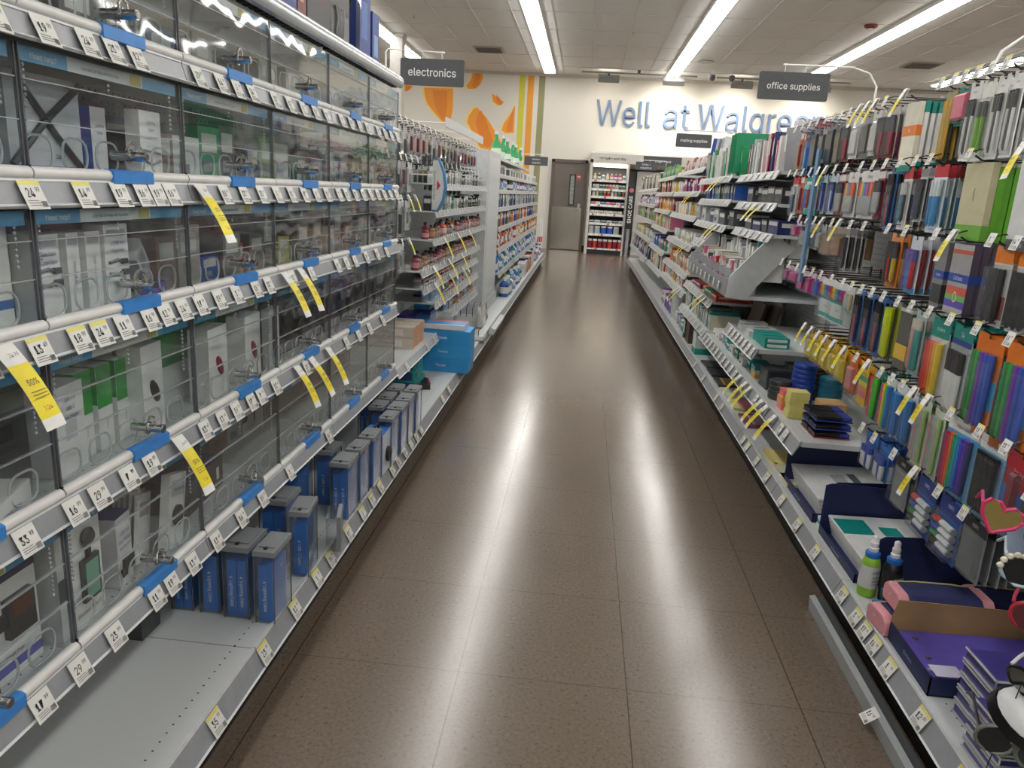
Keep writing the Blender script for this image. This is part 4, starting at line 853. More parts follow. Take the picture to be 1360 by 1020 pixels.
P('orangeknife', desc='orange headed black craft marker pack', name='marker_pack', cat='marker pack', w=.09, h=.19, t=.024, card='#d9d9d7', hdr='#df7a1c', bands=((0, .18, '#df7a1c'), (.6, .9, '#8a2a2e')), pens=(['#232326', '#232326', '#232326'], .25, .95, .009, '#232326', .3))
P('pinkbox', desc='pink and purple clip box pack', name='clip_pack', cat='clips', w=.1, h=.07, t=.03, card='#c9b5c4', bubble=(-.45, .45, .25, .9, '#b0467e'))
P('magentablue', desc='magenta sharpener pack', name='sharpener_pack', cat='sharpener', w=.08, h=.09, t=.03, card='#ccc3c8', bubble=(-.4, .4, .2, .9, '#c0267c'))
P('blueshar', desc='blue sharpener pack', name='sharpener_pack', cat='sharpener', w=.08, h=.09, t=.03, card='#ccc3c8', bubble=(-.4, .4, .2, .9, '#2a3fae'))
P('rainbowm', desc='marker pack with rainbow window and teal label', name='marker_pack', cat='marker pack', w=.15, h=.16, t=.02, card='#d8dcda', pens=(['#c8402f', '#d8862f', '#c9b93a', '#4aa860', '#3a8ac0', '#5a4aa8', '#8a3a90', '#a83a70'], .12, .4, .008, None, .3), bands=((.4, .5, '#15918a'), (.84, .94, '#15918a')), texts=((.65, .018, '#5a6a6a', 'markers'),))
P('pastelp', desc='pale pastel highlighter pack', name='marker_pack', cat='marker pack', w=.08, h=.15, t=.015, card='#cfcfcb', pens=(['#d8a8b8', '#a8c8a0', '#a8b8d8', '#d8cfa0'], .15, .55, .007, None, .3), bands=((.6, 1, '#9fa09c'),))
P('penstrip', desc='black red and blue pen pack', name='pen_pack', cat='pen pack', w=.06, h=.2, t=.014, card='#3f6fae', pens=(['#202024', '#b02a2e', '#1f2f5e'], .06, .92, .0065, '#17171a', .4))
P('highl', desc='yellow highlighter pair pack', name='highlighter_pack', cat='highlighters', w=.045, h=.19, t=.024, card='#5a5a48', pens=(['#cddb1e', '#cddb1e'], .08, .95, .012, '#c3d31a', .35))
P('sketch', desc='dark sketch pencil pack with yellow edge', name='pencil_pack', cat='pencil pack', w=.08, h=.19, t=.014, card='#55564f', sleeve=True, bands=((.0, .06, '#c9c9c4'), (.6, .85, '#c9a340')))
P('sticks', desc='pink and teal slim marker pack', name='marker_pack', cat='marker pack', w=.08, h=.19, t=.014, card='#a9bdb9', pens=(['#c9a08a', '#d88a98', '#3a9a94', '#2f8a8a', '#3a9a94'], .1, .92, .006, '#c9c2b8', .2))
P('bigm', desc='marker pack with teal header in warm colours', name='marker_pack', cat='marker pack', w=.11, h=.24, t=.022, card='#e0e0de', hdr='#14877c', bands=((0, .2, '#14877c'), (.95, 1, '#14877c')), pens=(['#d02a2c', '#d8402c', '#e06a28', '#e8a02c', '#e8c83a'], .26, .92, .0095, None, .3), texts=((.1, .022, '#dfe8f2', 'markers'),))
P('whitepen', desc='white ballpoint pack with black caps', name='pen_pack', cat='pen pack', w=.13, h=.24, t=.022, card='#c3c7c9', hdr='#14877c', bands=((0, .14, '#14877c'), (.14, .2, '#223a86')), pens=(['#e2e2e0']*7, .27, .95, .0065, '#26262a', .35), texts=((.08, .026, '#dfe8f2', '24'),))
P('bic', desc='orange ballpoint pack with coloured caps', name='pen_pack', cat='pen pack', w=.13, h=.25, t=.022, card='#dd7420', pens=(['#3a8a4a', '#3f9a50', '#7a3aa8', '#3a5ab8', '#3a5ab8'], .16, .9, .0085, None, .3), bands=((.42, .72, '#3f9ad0'),), texts=((.5, .03, '#e0e8ee', 'BIC'),))
P('postit', desc='yellow sticky note pack', name='sticky_note_pack', cat='sticky notes', w=.085, h=.12, t=.016, card='#e3b62a', bubble=(-.4, .4, .3, .9, '#e6d24a'), texts=((.14, .014, '#7a5a10', 'notes'),))
P('postit_or', desc='orange and pink sticky note pack', name='sticky_note_pack', cat='sticky notes', w=.085, h=.14, t=.016, card='#e0782e', bubble=(-.35, .35, .3, .9, '#dc8a86'))
P('postit_rb', desc='yellow page flag pack with rainbow strips', name='sticky_note_pack', cat='sticky notes', w=.085, h=.15, t=.014, card='#e8bc22', bands=((.3, .42, '#4aa878'), (.42, .54, '#d8d05a'), (.54, .66, '#e0904a'), (.66, .8, '#d86a80')))
P('hl_pinkgreen', desc='pink and green highlighter pack', name='highlighter_pack', cat='highlighters', w=.06, h=.17, t=.022, card='#128577', pens=(['#e84a78', '#5ac83a'], .12, .95, .011, None, .35))
P('hl_multi', desc='pink and yellow fluorescent highlighter pack', name='highlighter_pack', cat='highlighters', w=.08, h=.17, t=.02, card='#d7dbe0', pens=(['#e84a78', '#e8d22a', '#5ac83a', '#2a7ac8'], .12, .95, .0085, None, .3), texts=((.06, .012, '#3a4a8a', 'BIC'),))
P('hl_blue', desc='blue liquid highlighter pack', name='highlighter_pack', cat='highlighters', w=.07, h=.17, t=.02, card='#dfe3e6', pens=(['#2470b8', '#2a86c8', '#2470b8'], .15, .95, .0095, None, .3))
P('pastelpen', desc='pastel floral pen pack', name='pen_pack', cat='pen pack', w=.08, h=.2, t=.014, card='#cfdcc4', pens=(['#d88a9a', '#8ac0a8', '#c9a8c8', '#a8c880'], .12, .92, .0065, None, .3))
P('papermate', desc='light blue carded pack of coloured click pens', name='pen_pack', cat='pen pack', w=.15, h=.2, t=.02, card='#5fa8d8', hdr='#e4e4e4', bands=((0, .14, '#e4e4e4'),), pens=(['#b01a6a', '#d03a3a', '#e0702a', '#1a9a6a', '#16a0a0', '#2a7ad0', '#2a3ac0', '#6a2ab0', '#3a3a70'], .18, .93, .0072, None, .3), texts=((.07, .02, '#22335a', 'Paper Mate'),))
P('blackpens', desc='blue carded pack of slim black pens', name='pen_pack', cat='pen pack', w=.12, h=.2, t=.02, card='#6fb0d8', hdr='#e4e4e4', bands=((0, .14, '#e4e4e4'),), pens=(['#26262a']*8, .17, .93, .006, '#1a1a1e', .35), texts=((.07, .018, '#22335a', 'Paper Mate'),))
P('redsilver', desc='red and navy double ended pen pack', name='pen_pack', cat='pen pack', w=.12, h=.2, t=.02, card='#b92a36', bands=((.4, 1, '#3a6ab0'),), texts=((.2, .022, '#f0dada', 'InkJoy'),), bubble=(-.1, .1, .2, .9, '#7a2030'))
P('kidz', desc='dark grey card reading KiDZ', name='sunglasses_card', cat='card', w=.14, h=.2, t=.006, card='#4d4d50', texts=((.3, .05, '#e6e6e6', 'KiDZ!'),), bands=((.55, .62, '#c9963a'),), clearbox=False)
P('expoblue', desc='blue dry erase marker pack', name='marker_pack', cat='marker pack', w=.09, h=.12, t=.02, card='#2a6fc0', pens=(['#dfe3e8', '#dfe3e8', '#3a50a8', '#dfe3e8'], .35, .98, .009, '#2a4aa8', .3))
P('expogrey', desc='grey eraser card pack', name='carded_pack', cat='pack', w=.11, h=.15, t=.016, card='#7f8285', bands=((0, .2, '#202226'),), texts=((.1, .018, '#e0e0e0', 'EXPO'),))
P('markerrow', desc='dry erase marker pack with lying white barrels', name='dry_erase_pack', cat='marker pack', w=.12, h=.165, t=.022, card='#3b6ab8', bands=((.0, .3, '#1f3a86'),), texts=((.12, .02, '#e6ecf4', 'EXPO'),))
P('greycable', desc='grey carded cable pack', name='cable_pack', cat='pack', w=.08, h=.18, t=.02, card='#c4c6c6', bubble=(-.35, .35, .35, .9, '#55585c'), texts=((.24, .012, '#55585c', 'cable'),))
P('darkcase', desc='dark phone case pack', name='phone_case_pack', cat='phone case', w=.09, h=.19, t=.018, card='#8f9294', bubble=(-.4, .4, .2, .92, '#2c2e32'))
P('redcable', desc='dark red earphone pack', name='earphone_pack', cat='pack', w=.07, h=.12, t=.018, card='#b9b3b2', bubble=(-.35, .35, .3, .9, '#6e2430'))
P('bluecase', desc='blue and black tablet case pack', name='tablet_case_pack', cat='pack', w=.16, h=.3, t=.025, card='#3a4a86', bubble=(-.42, .42, .1, .95, '#2a2d38'))
P('whitecard', desc='white card pack with a small window', name='carded_pack', cat='pack', w=.1, h=.15, t=.014, card='#dcdedd', bubble=(-.2, .2, .35, .75, '#9fa3a5'))
P('battery', desc='silver battery pack', name='battery_pack', cat='battery pack', w=.08, h=.11, t=.016, card='#c4c6c4', pens=(['#3a3b3e', '#3a3b3e', '#3a3b3e', '#3a3b3e'], .3, .9, .007, '#b98a4a', .3))
P('greencard', desc='green carded battery pack', name='battery_pack', cat='battery pack', w=.08, h=.14, t=.016, card='#2a8a4c', bubble=(-.35, .35, .35, .9, '#c9cbca'))

RW = ['top peg row', 'second peg row', 'third peg row', 'fourth peg row', 'fifth peg row', 'lowest peg row']
def right_pegs():
    XB, XT = 1.326, 1.01
    rows = [(1.635, [(2.07, 'mech', 4), (2.14, 'mech', 3), (2.21, 'green_mech', 3), (2.28, 'mech', 5), (2.34, 'pink_eraser', 5), (2.42, 'yellow_pencil', 8), (2.67, 'teal_pencil', 13, 'orange_pencil'),
                     (2.84, 'redblack', 8), (2.92, 'redblack', 6), (2.995, 'dotted', 9), (3.08, 'greystack', 8), (3.2, 'dotted', 5), (3.3, 'redblack', 6), (3.39, 'compass', 10), (3.5, 'compass', 8), (3.62, 'greystack', 8), (3.74, 'compass', 7), (3.86, 'xacto', 6), (3.98, 'orangepack', 5)]),
            (1.425, [(1.91, 'bubble_mailer', 4), (2.17, 'envelope', 8, 'envelope_front'), (2.4, 'pentel_blue', 6), (2.5, 'leadpack', 3), (2.62, 'pentel', 5), (2.74, 'penstrip', 4), (2.85, 'marker_red', 6), (2.97, 'marker12', 3), (3.14, 'marker12', 4), (3.27, 'marker_red', 5), (3.38, 'bluewhite', 6), (3.5, 'bluewhite', 5), (3.62, 'tealbrush', 5), (3.74, 'tealbrush', 3), (3.86, 'orangepack', 5), (3.98, 'pentel', 3)]),
            (1.215, [(1.86, 'orangeknife', 5), (1.97, 'orangeknife', 3), (2.16, 'cocomo', 8), (2.27, 'cocomo_dark', 2), (2.48, 'redgel', 7, 'bluegel'), (2.62, 'blackorange', 2), (2.84, None, 0), (2.98, None, 0), (3.1, 'leadpack', 4), (3.2, 'rubberband', 4), (3.32, 'rubberband', 3), (3.44, 'clearcups', 4), (3.56, 'clearcups', 5), (3.68, 'clearcups', 4), (3.84, 'pinkbox', 3)]),
            (1.0, [(1.8, 'bic', 2), (1.95, 'bic', 5), (2.09, 'whitepen', 5), (2.22, 'bigm', 4), (2.34, 'sticks', 5), (2.44, 'sketch', 4), (2.56, 'highl', 5), (2.66, 'penstrip', 3), (2.76, 'penstrip', 4), (2.86, 'penstrip', 2), (2.96, 'pastelp', 4), (3.1, 'rainbowm', 5), (3.24, 'rainbowm', 3), (3.36, 'blueshar', 4), (3.48, 'magentablue', 4), (3.6, 'magentablue', 4), (3.74, 'pinkbox', 5), (3.88, 'pinkbox', 4)]),
            (.765, [(1.72, 'redsilver', 5), (1.84, 'blackpens', 4), (1.99, 'papermate', 3), (2.12, 'pastelpen', 5), (2.21, 'pastelpen', 3), (2.3, 'hl_blue', 5), (2.38, 'hl_blue', 4), (2.47, 'hl_multi', 4), (2.58, 'hl_pinkgreen', 4), (2.7, 'postit_rb', 2), (2.82, 'postit_or', 3), (2.94, 'postit', 5), (3.04, 'postit', 6), (3.14, 'postit', 6), (3.24, 'postit', 5), (3.34, 'postit', 4)]),
            (.555, [(1.83, 'expogrey', 4), (1.97, 'markerrow', 5), (2.11, 'markerrow', 5), (2.27, 'expogrey', 4), (2.43, 'expoblue', 5), (2.54, 'expoblue', 4)])]
    sales = {0: [2.67, 2.92, 2.995, 3.08], 1: [1.91, 3.38], 2: [2.16, 3.1, 3.32], 3: [], 4: [2.12, 2.21, 2.58, 2.82, 2.94, 3.04, 3.14, 3.24, 3.34], 5: [2.11]}
    for ri, (z, L) in enumerate(rows):
        seen = {}
        for j, ent in enumerate(L):
            y, k, n = ent[:3]; fk = ent[3] if len(ent) > 3 else None
            sl = any(abs(y-q) < .005 for q in sales[ri])
            if k is None:
                hook('R', XB, XT, y, z, j, 'empty peg hook with a price tag, %s, %s along' % (RW[ri], ORD[j])); continue
            c = seen.get(k, 0); seen[k] = c+1
            where = '%s' % RW[ri] if c == 0 and sum(1 for q in L if q[1] == k) == 1 else '%s, %s such' % (RW[ri], ORD[c])
            if fk: hang('R', fk, XB, XT, y, z, 1, 'front of its hook, '+RW[ri], hk=False)
            hang('R', k, XB, XT, y, z, n, where, sale=sl, yel=random.random() < .6, xoff=.022 if fk else 0, gap=max(PK[k].get('t', .012)+.003, .018) if n < 9 else None)
right_pegs()
hang('R', 'kidz', 1.326, 1.01, 1.6, .7, 1, 'nearest lower peg', tagi=3)

def left_pegs():
    XB, XT = 1.285, .93
    rows = [(1.575, [(3.5, 'greencard', 3), (3.62, 'darkcase', 4), (3.74, 'whitecard', 3), (3.86, 'greycable', 4), (4.0, 'greycable', 2), (4.15, 'redcable', 5), (4.3, 'redcable', 4), (4.45, 'redcable', 5), (4.6, 'battery', 4), (4.76, 'greycable', 3), (4.9, 'redcable', 5), (5.05, 'battery', 4), (5.2, 'greycable', 5), (5.35, 'battery', 3), (5.5, 'redcable', 4), (5.66, 'greycable', 4), (5.82, 'redcable', 5), (5.98, 'redcable', 3), (6.14, 'battery', 4), (6.3, 'redcable', 5), (6.45, 'redcable', 4)]),
            (1.4, [(3.5, 'darkcase', 4), (3.62, 'greycable', 4), (3.74, 'darkcase', 5), (3.86, 'greycable', 5), (3.98, 'redcable', 2), (4.12, 'whitecard', 3), (4.66, 'battery', 4), (4.84, 'greencard', 3), (5.02, 'battery', 5), (5.2, 'redcable', 4), (5.38, 'battery', 4), (5.56, 'battery', 4), (5.74, 'greycable', 4), (5.92, 'battery', 5), (6.1, 'redcable', 4), (6.28, 'battery', 4), (6.46, 'redcable', 4)]),
            (1.2, [(3.5, 'bluecase', 2), (3.64, 'darkcase', 5), (3.78, 'darkcase', 4), (3.92, 'greycable', 5), (4.08, 'whitecard', 2)]),
            (.98, [(3.5, 'darkcase', 4), (3.62, 'bluecase', 3), (3.82, 'greycable', 4), (3.95, 'whitecard', 1)])]
    for ri, (z, L) in enumerate(rows):
        seen = {}
        for j, (y, k, n) in enumerate(L):
            c = seen.get(k, 0); seen[k] = c+1
            hang('L', k, XB, XT, y, z, n, 'left %s, %s such' % (RW[ri], ORD[c]), sale=(ri in (2, 3) and j in (3, 4)), gap=.03, tagi=j % len(PRICES))
left_pegs()
# ------------------------------------------------------------------ generic shelf goods
NAMED = {'#b8332e': 'red', '#2a56a8': 'blue', '#1f2c5e': 'navy', '#d8d8d4': 'white', '#8f9295': 'grey', '#2b2c30': 'black', '#1f8a57': 'green', '#e0b52c': 'yellow', '#dd7a2a': 'orange', '#7a3a8a': 'purple', '#c86a8a': 'pink', '#128a88': 'teal', '#7a5a42': 'brown', '#c9b894': 'tan', '#6a88a0': 'slate blue', '#7d2038': 'crimson', '#a9b0b4': 'silver', '#c9c7b0': 'cream', '#4a4d52': 'charcoal', '#8ab03a': 'lime green'}
NM = {v: k for k, v in NAMED.items()}
BOXM = {}
def item_mesh(kind, w, d, h, col, side):
    """w along the shelf, d into it"""
    k = (kind, w, d, h, col, side)
    if k in BOXM: return BOXM[k]
    b = MB(); c = mat(col, .4); f = '+X' if side == 'L' else '-X'
    if kind == 'bottle':
        r = min(w, d)/2; b.lathe([(r*.9, 0), (r, .008), (r, h*.62), (r*.8, h*.72), (r*.36, h*.8), (r*.36, h*.84)], c, 12)
        b.lathe([(r*.45, h*.84), (r*.42, h), (r*.2, h*1.01)], mat('#2b2c30' if NAMED[col] in ('crimson', 'brown', 'charcoal', 'grey') else '#e2e2e0' if col != NM['white'] else '#2a56a8', .4), 10)
        b.lathe([(r*1.02, h*.18), (r*1.02, h*.52)], mat({'white': '#7aa0c8', 'silver': '#7aa0c8', 'crimson': '#b08a86', 'brown': '#a07a5a', 'charcoal': '#8a8a8e', 'grey': '#6a6d70'}.get(NAMED[col], '#dcdcd8'), .5), 12)
    elif kind == 'book':
        b.box(-d/2, d/2, -w/2, w/2, 0, h, c); b.box(-d/2+.003, d/2+.0004, -w/2+.002, w/2-.002, .003, h+.0004, mat('#d9d7cf', .7)); 
        b.rect(-w*.35, -h*.05, w*.35, h*.35, mat('#d6d6d0', .5), face((d, w, h), f))
    elif kind == 'jar':
        r = w/2; b.lathe([(r, 0), (r, h*.75), (r*.9, h*.78)], c, 12); b.lathe([(r*.95, h*.78), (r*.95, h)], mat('#d9d9d6', .4), 12)
    elif kind == 'pouch':
        b.prism([(-d/2, 0), (d/2, 0), (d*.3, h*.6), (d*.05, h), (-d*.05, h), (-d*.3, h*.6)], -w/2, w/2, c); b.rect(-w*.3, -h*.2, w*.3, h*.15, mat('#d8d8d4', .5), face((d*.9, w, h), f))
    else:
        b.box(-d/2, d/2, -w/2, w/2, 0, h, c)
        b.rect(-w*.42, h*.1, w*.42, h*.38, mat('#dadad6', .5), face((d, w, h), f)); b.rect(-w*.3, -h*.35, w*.1, -h*.1, mat('#55585c', .5), face((d, w, h), f))
        b.rect(-d*.42, h*.0, d*.42, h*.3, mat('#c9c9c5', .5), face((d, w, h), '-Y'))
    BOXM[k] = b.mesh(kind); return BOXM[k]
KN = {'bottle': ('bottle', 'bottle'), 'book': ('notebook', 'notebook'), 'jar': ('jar', 'jar'), 'pouch': ('pouch', 'pouch'), 'box': ('product_box', 'box'), 'folder': ('folder', 'folder'), 'binder': ('ring_binder', 'binder')}
def fill(side, kind, xf, y0, y1, z, w, d, h, cols, where, rows=1, jit=.15, lean=0., gap=.004, what=None, groupn=1):
    """a row of goods along a shelf; every run of same-coloured ones forms a group"""
    s = SX[side]; y = y0+w/2; j = 0; cnt = {}
    nm, cat = KN.get(kind, ('product_box', 'box')); ci = 0
    if what: nm = what.replace(' ', '_')
    while y+w/2 <= y1+1e-4:
        col = cols[ci % len(cols)] if random.random() < .6 else random.choice(cols); ci += 1
        cw = round(w*random.choice([.8, 1, 1, 1.25]), 4) if kind not in ('jar', 'bottle') else w; hh = round(h*(1+random.choice([-jit, -jit/2, 0, jit/2])), 3)
        c = NAMED[NM[col]] if col in NM else 'coloured'; col = NM[col]
        run = random.choice([1, 2, 3]) if groupn > 1 else 1
        cnt[c] = cnt.get(c, 0)+1
        lab = '%s %s %s, %s %s one from the near end' % (c, what or cat, where, ORD[min(cnt[c], len(ORD))-1], c)
        if len(lab.split()) > 16: lab = '%s %s %s, %s such' % (c, what or cat, where, ORD[min(cnt[c], len(ORD))-1])
        n = 0
        for k in range(run):
            if y+w/2 > y1+1e-4: break
            if cw > w: y += (cw-w)/2
            for r in range(rows):
                x = xf+.015+d/2+r*(d+.004)+random.choice([0, 0, .01, .025])
                o = inst(item_mesh(kind if kind not in ('folder', 'binder') else 'book', cw, d, hh, col, side), nm, None, (s*x, y, z), (lean and R(random.uniform(-lean, lean)) or 0, 0, random.uniform(-.04, .04)))
                tag(o, lab, cat, (c+' '+(what or cat)+'s '+where)[:60]+' '+ORD[min(cnt[c], len(ORD))-1] if run*rows > 1 else None)
            y += (w+cw)/2+gap if cw > w else cw+gap
        j += 1
def stack(side, x, y, z, dims, n, cols, lab, cat='box', name='product_box', jit=.006, txt=None, group=None):
    zz = z; pos = ['lowest'] + ['%s from the bottom' % ORD[i] for i in range(1, n-1)] + ['topmost'] if n > 1 else ['']
    for k in range(n):
        c = cols[k % len(cols)]
        f = '+X' if side == 'L' else '-X'; ff = 'TL' if side == 'L' else 'TR'
        o = carton(name, (lab+(', '+pos[k] if n > 1 else '')), cat, dims, c, (SX[side]*x+random.uniform(-jit, jit), y+random.uniform(-jit, jit), zz), random.uniform(-.03, .03),
                   [('-Y', .12, -.4, .45, .4, '#22356a'), (f, -.45, -.3, -.2, .3, '#22356a')] if txt == '_' else [], [('-Y', 0, 0, dims[2]*.35, '#e8e8e8', txt)] if txt and txt != '_' else [], group)
        zz += dims[2]+.0008
C_ = lambda *a: [NM_[x] if False else x for x in a]
MIX1 = ['red', 'white', 'blue', 'yellow', 'white', 'black', 'silver', 'green', 'crimson', 'white', 'navy', 'orange', 'grey']
MIX2 = ['white', 'silver', 'grey', 'white', 'black', 'cream', 'charcoal', 'white', 'slate blue']
MIX3 = ['blue', 'white', 'teal', 'silver', 'purple', 'white', 'navy', 'green', 'orange', 'black']

for rn, cols, hh in (('E', ['brown', 'charcoal', 'brown', 'grey', 'white'], .13), ('D', ['white', 'charcoal', 'silver', 'grey', 'black', 'white'], .15), ('C', ['silver', 'white', 'tan', 'grey', 'slate blue', 'white'], .13), ('A', ['silver', 'white', 'slate blue', 'grey', 'cream'], .12)):
    fill('L', 'box', 1.05, .0 if rn == 'E' else .2, 3.36, ROWZ[rn]-.005, .105, .1, hh, cols, 'deep in the locked %s' % ROWN[rn], what='carton', jit=.25, gap=.012)
# ---- left: tray shelves, cartons and base goods beyond the hooks
def left_mid():
    lv = [(1.295, 4.4, 6.55), (1.14, 4.35, 6.55), (.98, 4.3, 6.55), (.83, 4.0, 6.3), (.73, 4.05, 6.2), (.46, 5.0, 6.25), (.6, 4.4, 6.25)]
    for i, (z, y0, y1) in enumerate(lv):
        n = ['top', 'second', 'third', 'fourth', 'fifth', 'lowest', 'sixth'][i]
        root = shelf('L', .86, y0, y1, z, .3, 'wire fronted tray shelf in the cosmetics section, %s level' % n, [y0+.1+.14*k for k in range(int((y1-y0)/.14))], [y0+.3+.5*k for k in range(3)] if i in (2, 3, 4) else (), .035, .35, .008, stripm=STRIPW, tw=.03)
        b = MB(); hl = (y1-y0)/2
        for q in (.03, .05): b.tube([(.012, -hl, q), (.012, hl, q)], .0015, CHROME, 4)
        y = -hl
        while y < hl: b.tube([(.012, y, 0), (.012, y, .05)], .0012, CHROME, 4); y += .07
        b.build('wire_fence', root)
        cols = [['silver', 'black', 'white'], ['black', 'silver', 'green', 'white'], ['crimson', 'charcoal', 'brown', 'orange'], ['crimson', 'brown', 'charcoal'], ['brown', 'crimson', 'grey'], ['grey', 'brown', 'silver'], ['grey', 'crimson', 'silver']][i]
        fill('L', 'box' if i in (0, 1) else 'bottle', .86, y0+.03, y1-.05, z, .045, .045, .085, cols, 'on the %s tray shelf' % n, rows=1, what='small carton' if i in (0, 1) else 'small bottle', jit=.2, gap=.01)
    # header plate and contact sign
    b = MB(); b.box(-.004, .004, -.82, .82, 0, .055, mat('#d4d7d8', .4)); [b.tube([(0, q, .03), (-.4, q, .03), (-.46, q, -.03)], .004, WHITE) for q in (-.7, 0, .7)]; tag(b.build('header_plate', None, (-.86, 5.45, 1.625), (0, 0, 0)), 'long pale header plate above the tray shelves', 'sign')
    root = thing('aisle_flag_sign', 'curved blue and white flag sign with a red diamond on the left pegs', 'sign', (-.84, 4.3, 1.14), R(-38))
    pr = [(0, 0), (.05, .0), (.1, .06), (.12, .14), (.1, .22), (.05, .29), (0, .29)]
    b = MB(); b.prism([(p[0]-.03, p[1]) for p in pr], -.003, .003, mat('#5f93c4', .4)); b.prism([(p[0]*.8-.03, .01+p[1]*.93) for p in pr], -.005, .005, mat('#e0e2e2', .4)); bd = b.build('panel', root)
    b = MB(); M = Matrix.Translation((.01, -.006, .145)) @ FR['-Y'].to_4x4(); b.add([(.0, -.03, 0), (.03, 0, 0), (0, .03, 0)], [(0, 1, 2)], mat('#c8343a', .4), M); b.text('Customer Service', .027, INK, Matrix.Translation((-.012, -.0055, .145)) @ FR['-Y'].to_4x4() @ Matrix.Rotation(R(-90), 4, 'Z')); b.build('lettering', bd)
    b = MB(); b.tube([(-.03, .0, .2), (-.4, -.15, .2)], .004, WHITE); b.build('bracket', root)
    # short shelf with rolled boxes
    shelf('L', .845, 3.42, 4.62, .42, .4, 'short white shelf of beige boxes beside the locked cases', [3.6, 4.1, 4.3, 4.5], (), .045, .45, .02, stripm=STRIPW)
    for j in range(2):
        for k in range(3):
            o = carton('foil_box', 'beige printed carton with crinkled orange end, %s layer, %s along' % (['lower', 'upper'][j], ORD[k]), 'box', (.3, .09, .055), '#c9bfb2', (-1.02, 3.95+.1*k+.02*j, .421+.057*j), .03,
                       [('-Y', -.4, -.3, .3, .3, '#dcd6cc'), ('+X', -.5, -.5, .5, .5, '#c48d63')], [('-Y', 0, 0, .022, '#3a3a3a', 'LINT ROLLER')])
    for k, (y, z, lab) in enumerate([(4.5, .47, 'lower blue and purple tub of wipes'), (4.5, .57, 'upper blue and purple tub of wipes'), (4.3, .47, 'far left purple lidded tub')]):
        b = MB(); b.prism([(-.05, 0), (.05, 0), (.055, .07), (-.055, .07)], -.1, .1, mat('#2a8fb8', .3)); b.box(-.058, .058, -.105, .105, .068, .092, mat('#3a2f8a', .35)); tag(b.build('tub', None, (-.98-.05*(k == 2), y+.25, z-.05), smooth=False), lab, 'tub')
    stack('L', 1.0, 4.02, .182, (.3, .22, .055), 3, ['#148a80'], 'teal carton with navy label in the stack beneath the beige boxes', txt='_')
    stack('L', .8, 4.52, .182, (.34, .2, .085), 3, ['#2b8fd0', '#2f97d6', '#2b8fd0'], 'bright sky blue carton with white print on the base deck', txt='Tissues')
    carton('product_box', 'flat white and pink topped box on the sky blue cartons', 'box', (.26, .18, .03), '#d8d8dc', (-.8, 4.52, .442), .02, [('TL', -.4, -.5, .2, .5, '#4aa0d8'), ('TL', .2, -.5, .5, .5, '#c86a78')])
    root = thing('tape_dispenser', 'black and red moulded pack lying on the empty base deck', 'pack', (-.86, 4.05, .182), .3)
    b = MB(); b.prism([(-.06, 0), (.06, 0), (.05, .03), (-.03, .035)], -.08, .08, mat('#1f1f22', .35)); b.build('body', root); b = MB(); b.box(-.03, .062, -.04, .085, .0, .026, mat('#a82a3a', .4)); b.build('red_cover', root)
    # white display riser with cards
    for k, (x, y, h, n) in enumerate([(-.88, 6.1, .14, 'near'), (-.8, 5.55, .06, 'small near')]):
        root = thing('display_tray', 'white %s display tray with wire prongs on the base deck' % n, 'display', (x, y, .182))
        b = MB(); b.box(-.12, .12, -.1, .1, 0, .005, WHITE); b.box(-.12, .12, -.1, -.096, 0, h*.6, WHITE); b.box(-.12, -.116, -.1, .1, 0, h, WHITE); b.box(.116, .12, -.1, .1, 0, h*.5, WHITE); b.build('tray', root)
        for q in range(4): b = MB(); b.tube([(-.08+q*.05, 0, .0), (-.08+q*.05, 0, h), (-.06+q*.05, 0, h*1.4)], .003, WIRE); b.build('prong', root)
    fill('L', 'pouch', .75, 5.95, 6.45, .2, .07, .03, .16, ['teal', 'white', 'green', 'white', 'red'], 'standing in the white display tray', what='carded pouch', lean=15)
    b = MB(); b.box(-.02, .02, -.35, .35, 0, .05, STRIPW); tag(b.build('loose_rail', None, (-.66, 6.1, .182), (0, R(20), 0)), 'loose grey price rail leaning on the base deck edge', 'rail')
    # white cabinet column
    root = thing('white_display_column', 'tall blank white display column between the left sections', 'display', (-1.0, 7.15, .18))
    b = MB(); b.box(-.2, .14, -.48, .48, .1, 1.43, mat('#c9cdd0', .35)); b.build('column', root); b = MB(); b.box(-.2, .16, -.5, .5, 0, .1, mat('#bfc3c6', .35)); b.build('plinth', root)
    b = MB(); b.box(.14, .144, -.4, .4, .15, 1.38, mat('#d3d7d9', .3)); b.build('front_panel', root)
    # far left household bays
    for bi, (y0, y1, nn) in enumerate([(7.8, 9.9, 'first'), (9.9, 12.1, 'middle'), (12.1, 14.2, 'last')]):
        for li, (z, kind, hh, cols, ww) in enumerate([(.43, 'bottle', .2, ['blue', 'teal', 'white', 'blue', 'silver'], .09), (.68, 'bottle', .18, ['yellow', 'orange', 'red', 'white', 'brown'], .08), (.9, 'box', .14, ['orange', 'white', 'black', 'blue'], .1), (1.1, 'box', .15, ['slate blue', 'navy', 'white', 'silver'], .09), (1.28, 'bottle', .14, ['purple', 'white', 'black', 'silver'], .07), (1.44, 'jar', .1, ['white', 'charcoal', 'grey'], .09)]):
            shelf('L', .86+.012*li, y0+.01, y1-.01, z, .35, 'household goods shelf, %s left bay, %s level' % (nn, ORD[li]), [y0+.15+.25*k for k in range(int((y1-y0)/.25))], [y0+.4] if li in (0, 1) else (), .04, .4, .012, stripm=STRIPW, tw=.04)
            fill('L', kind, .86+.012*li, y0+.04, y1-.05, z+.001, ww, ww*.8, hh, cols[bi:]+cols[:bi], 'in the %s left bay, %s level' % (nn, ORD[li]), gap=.012)
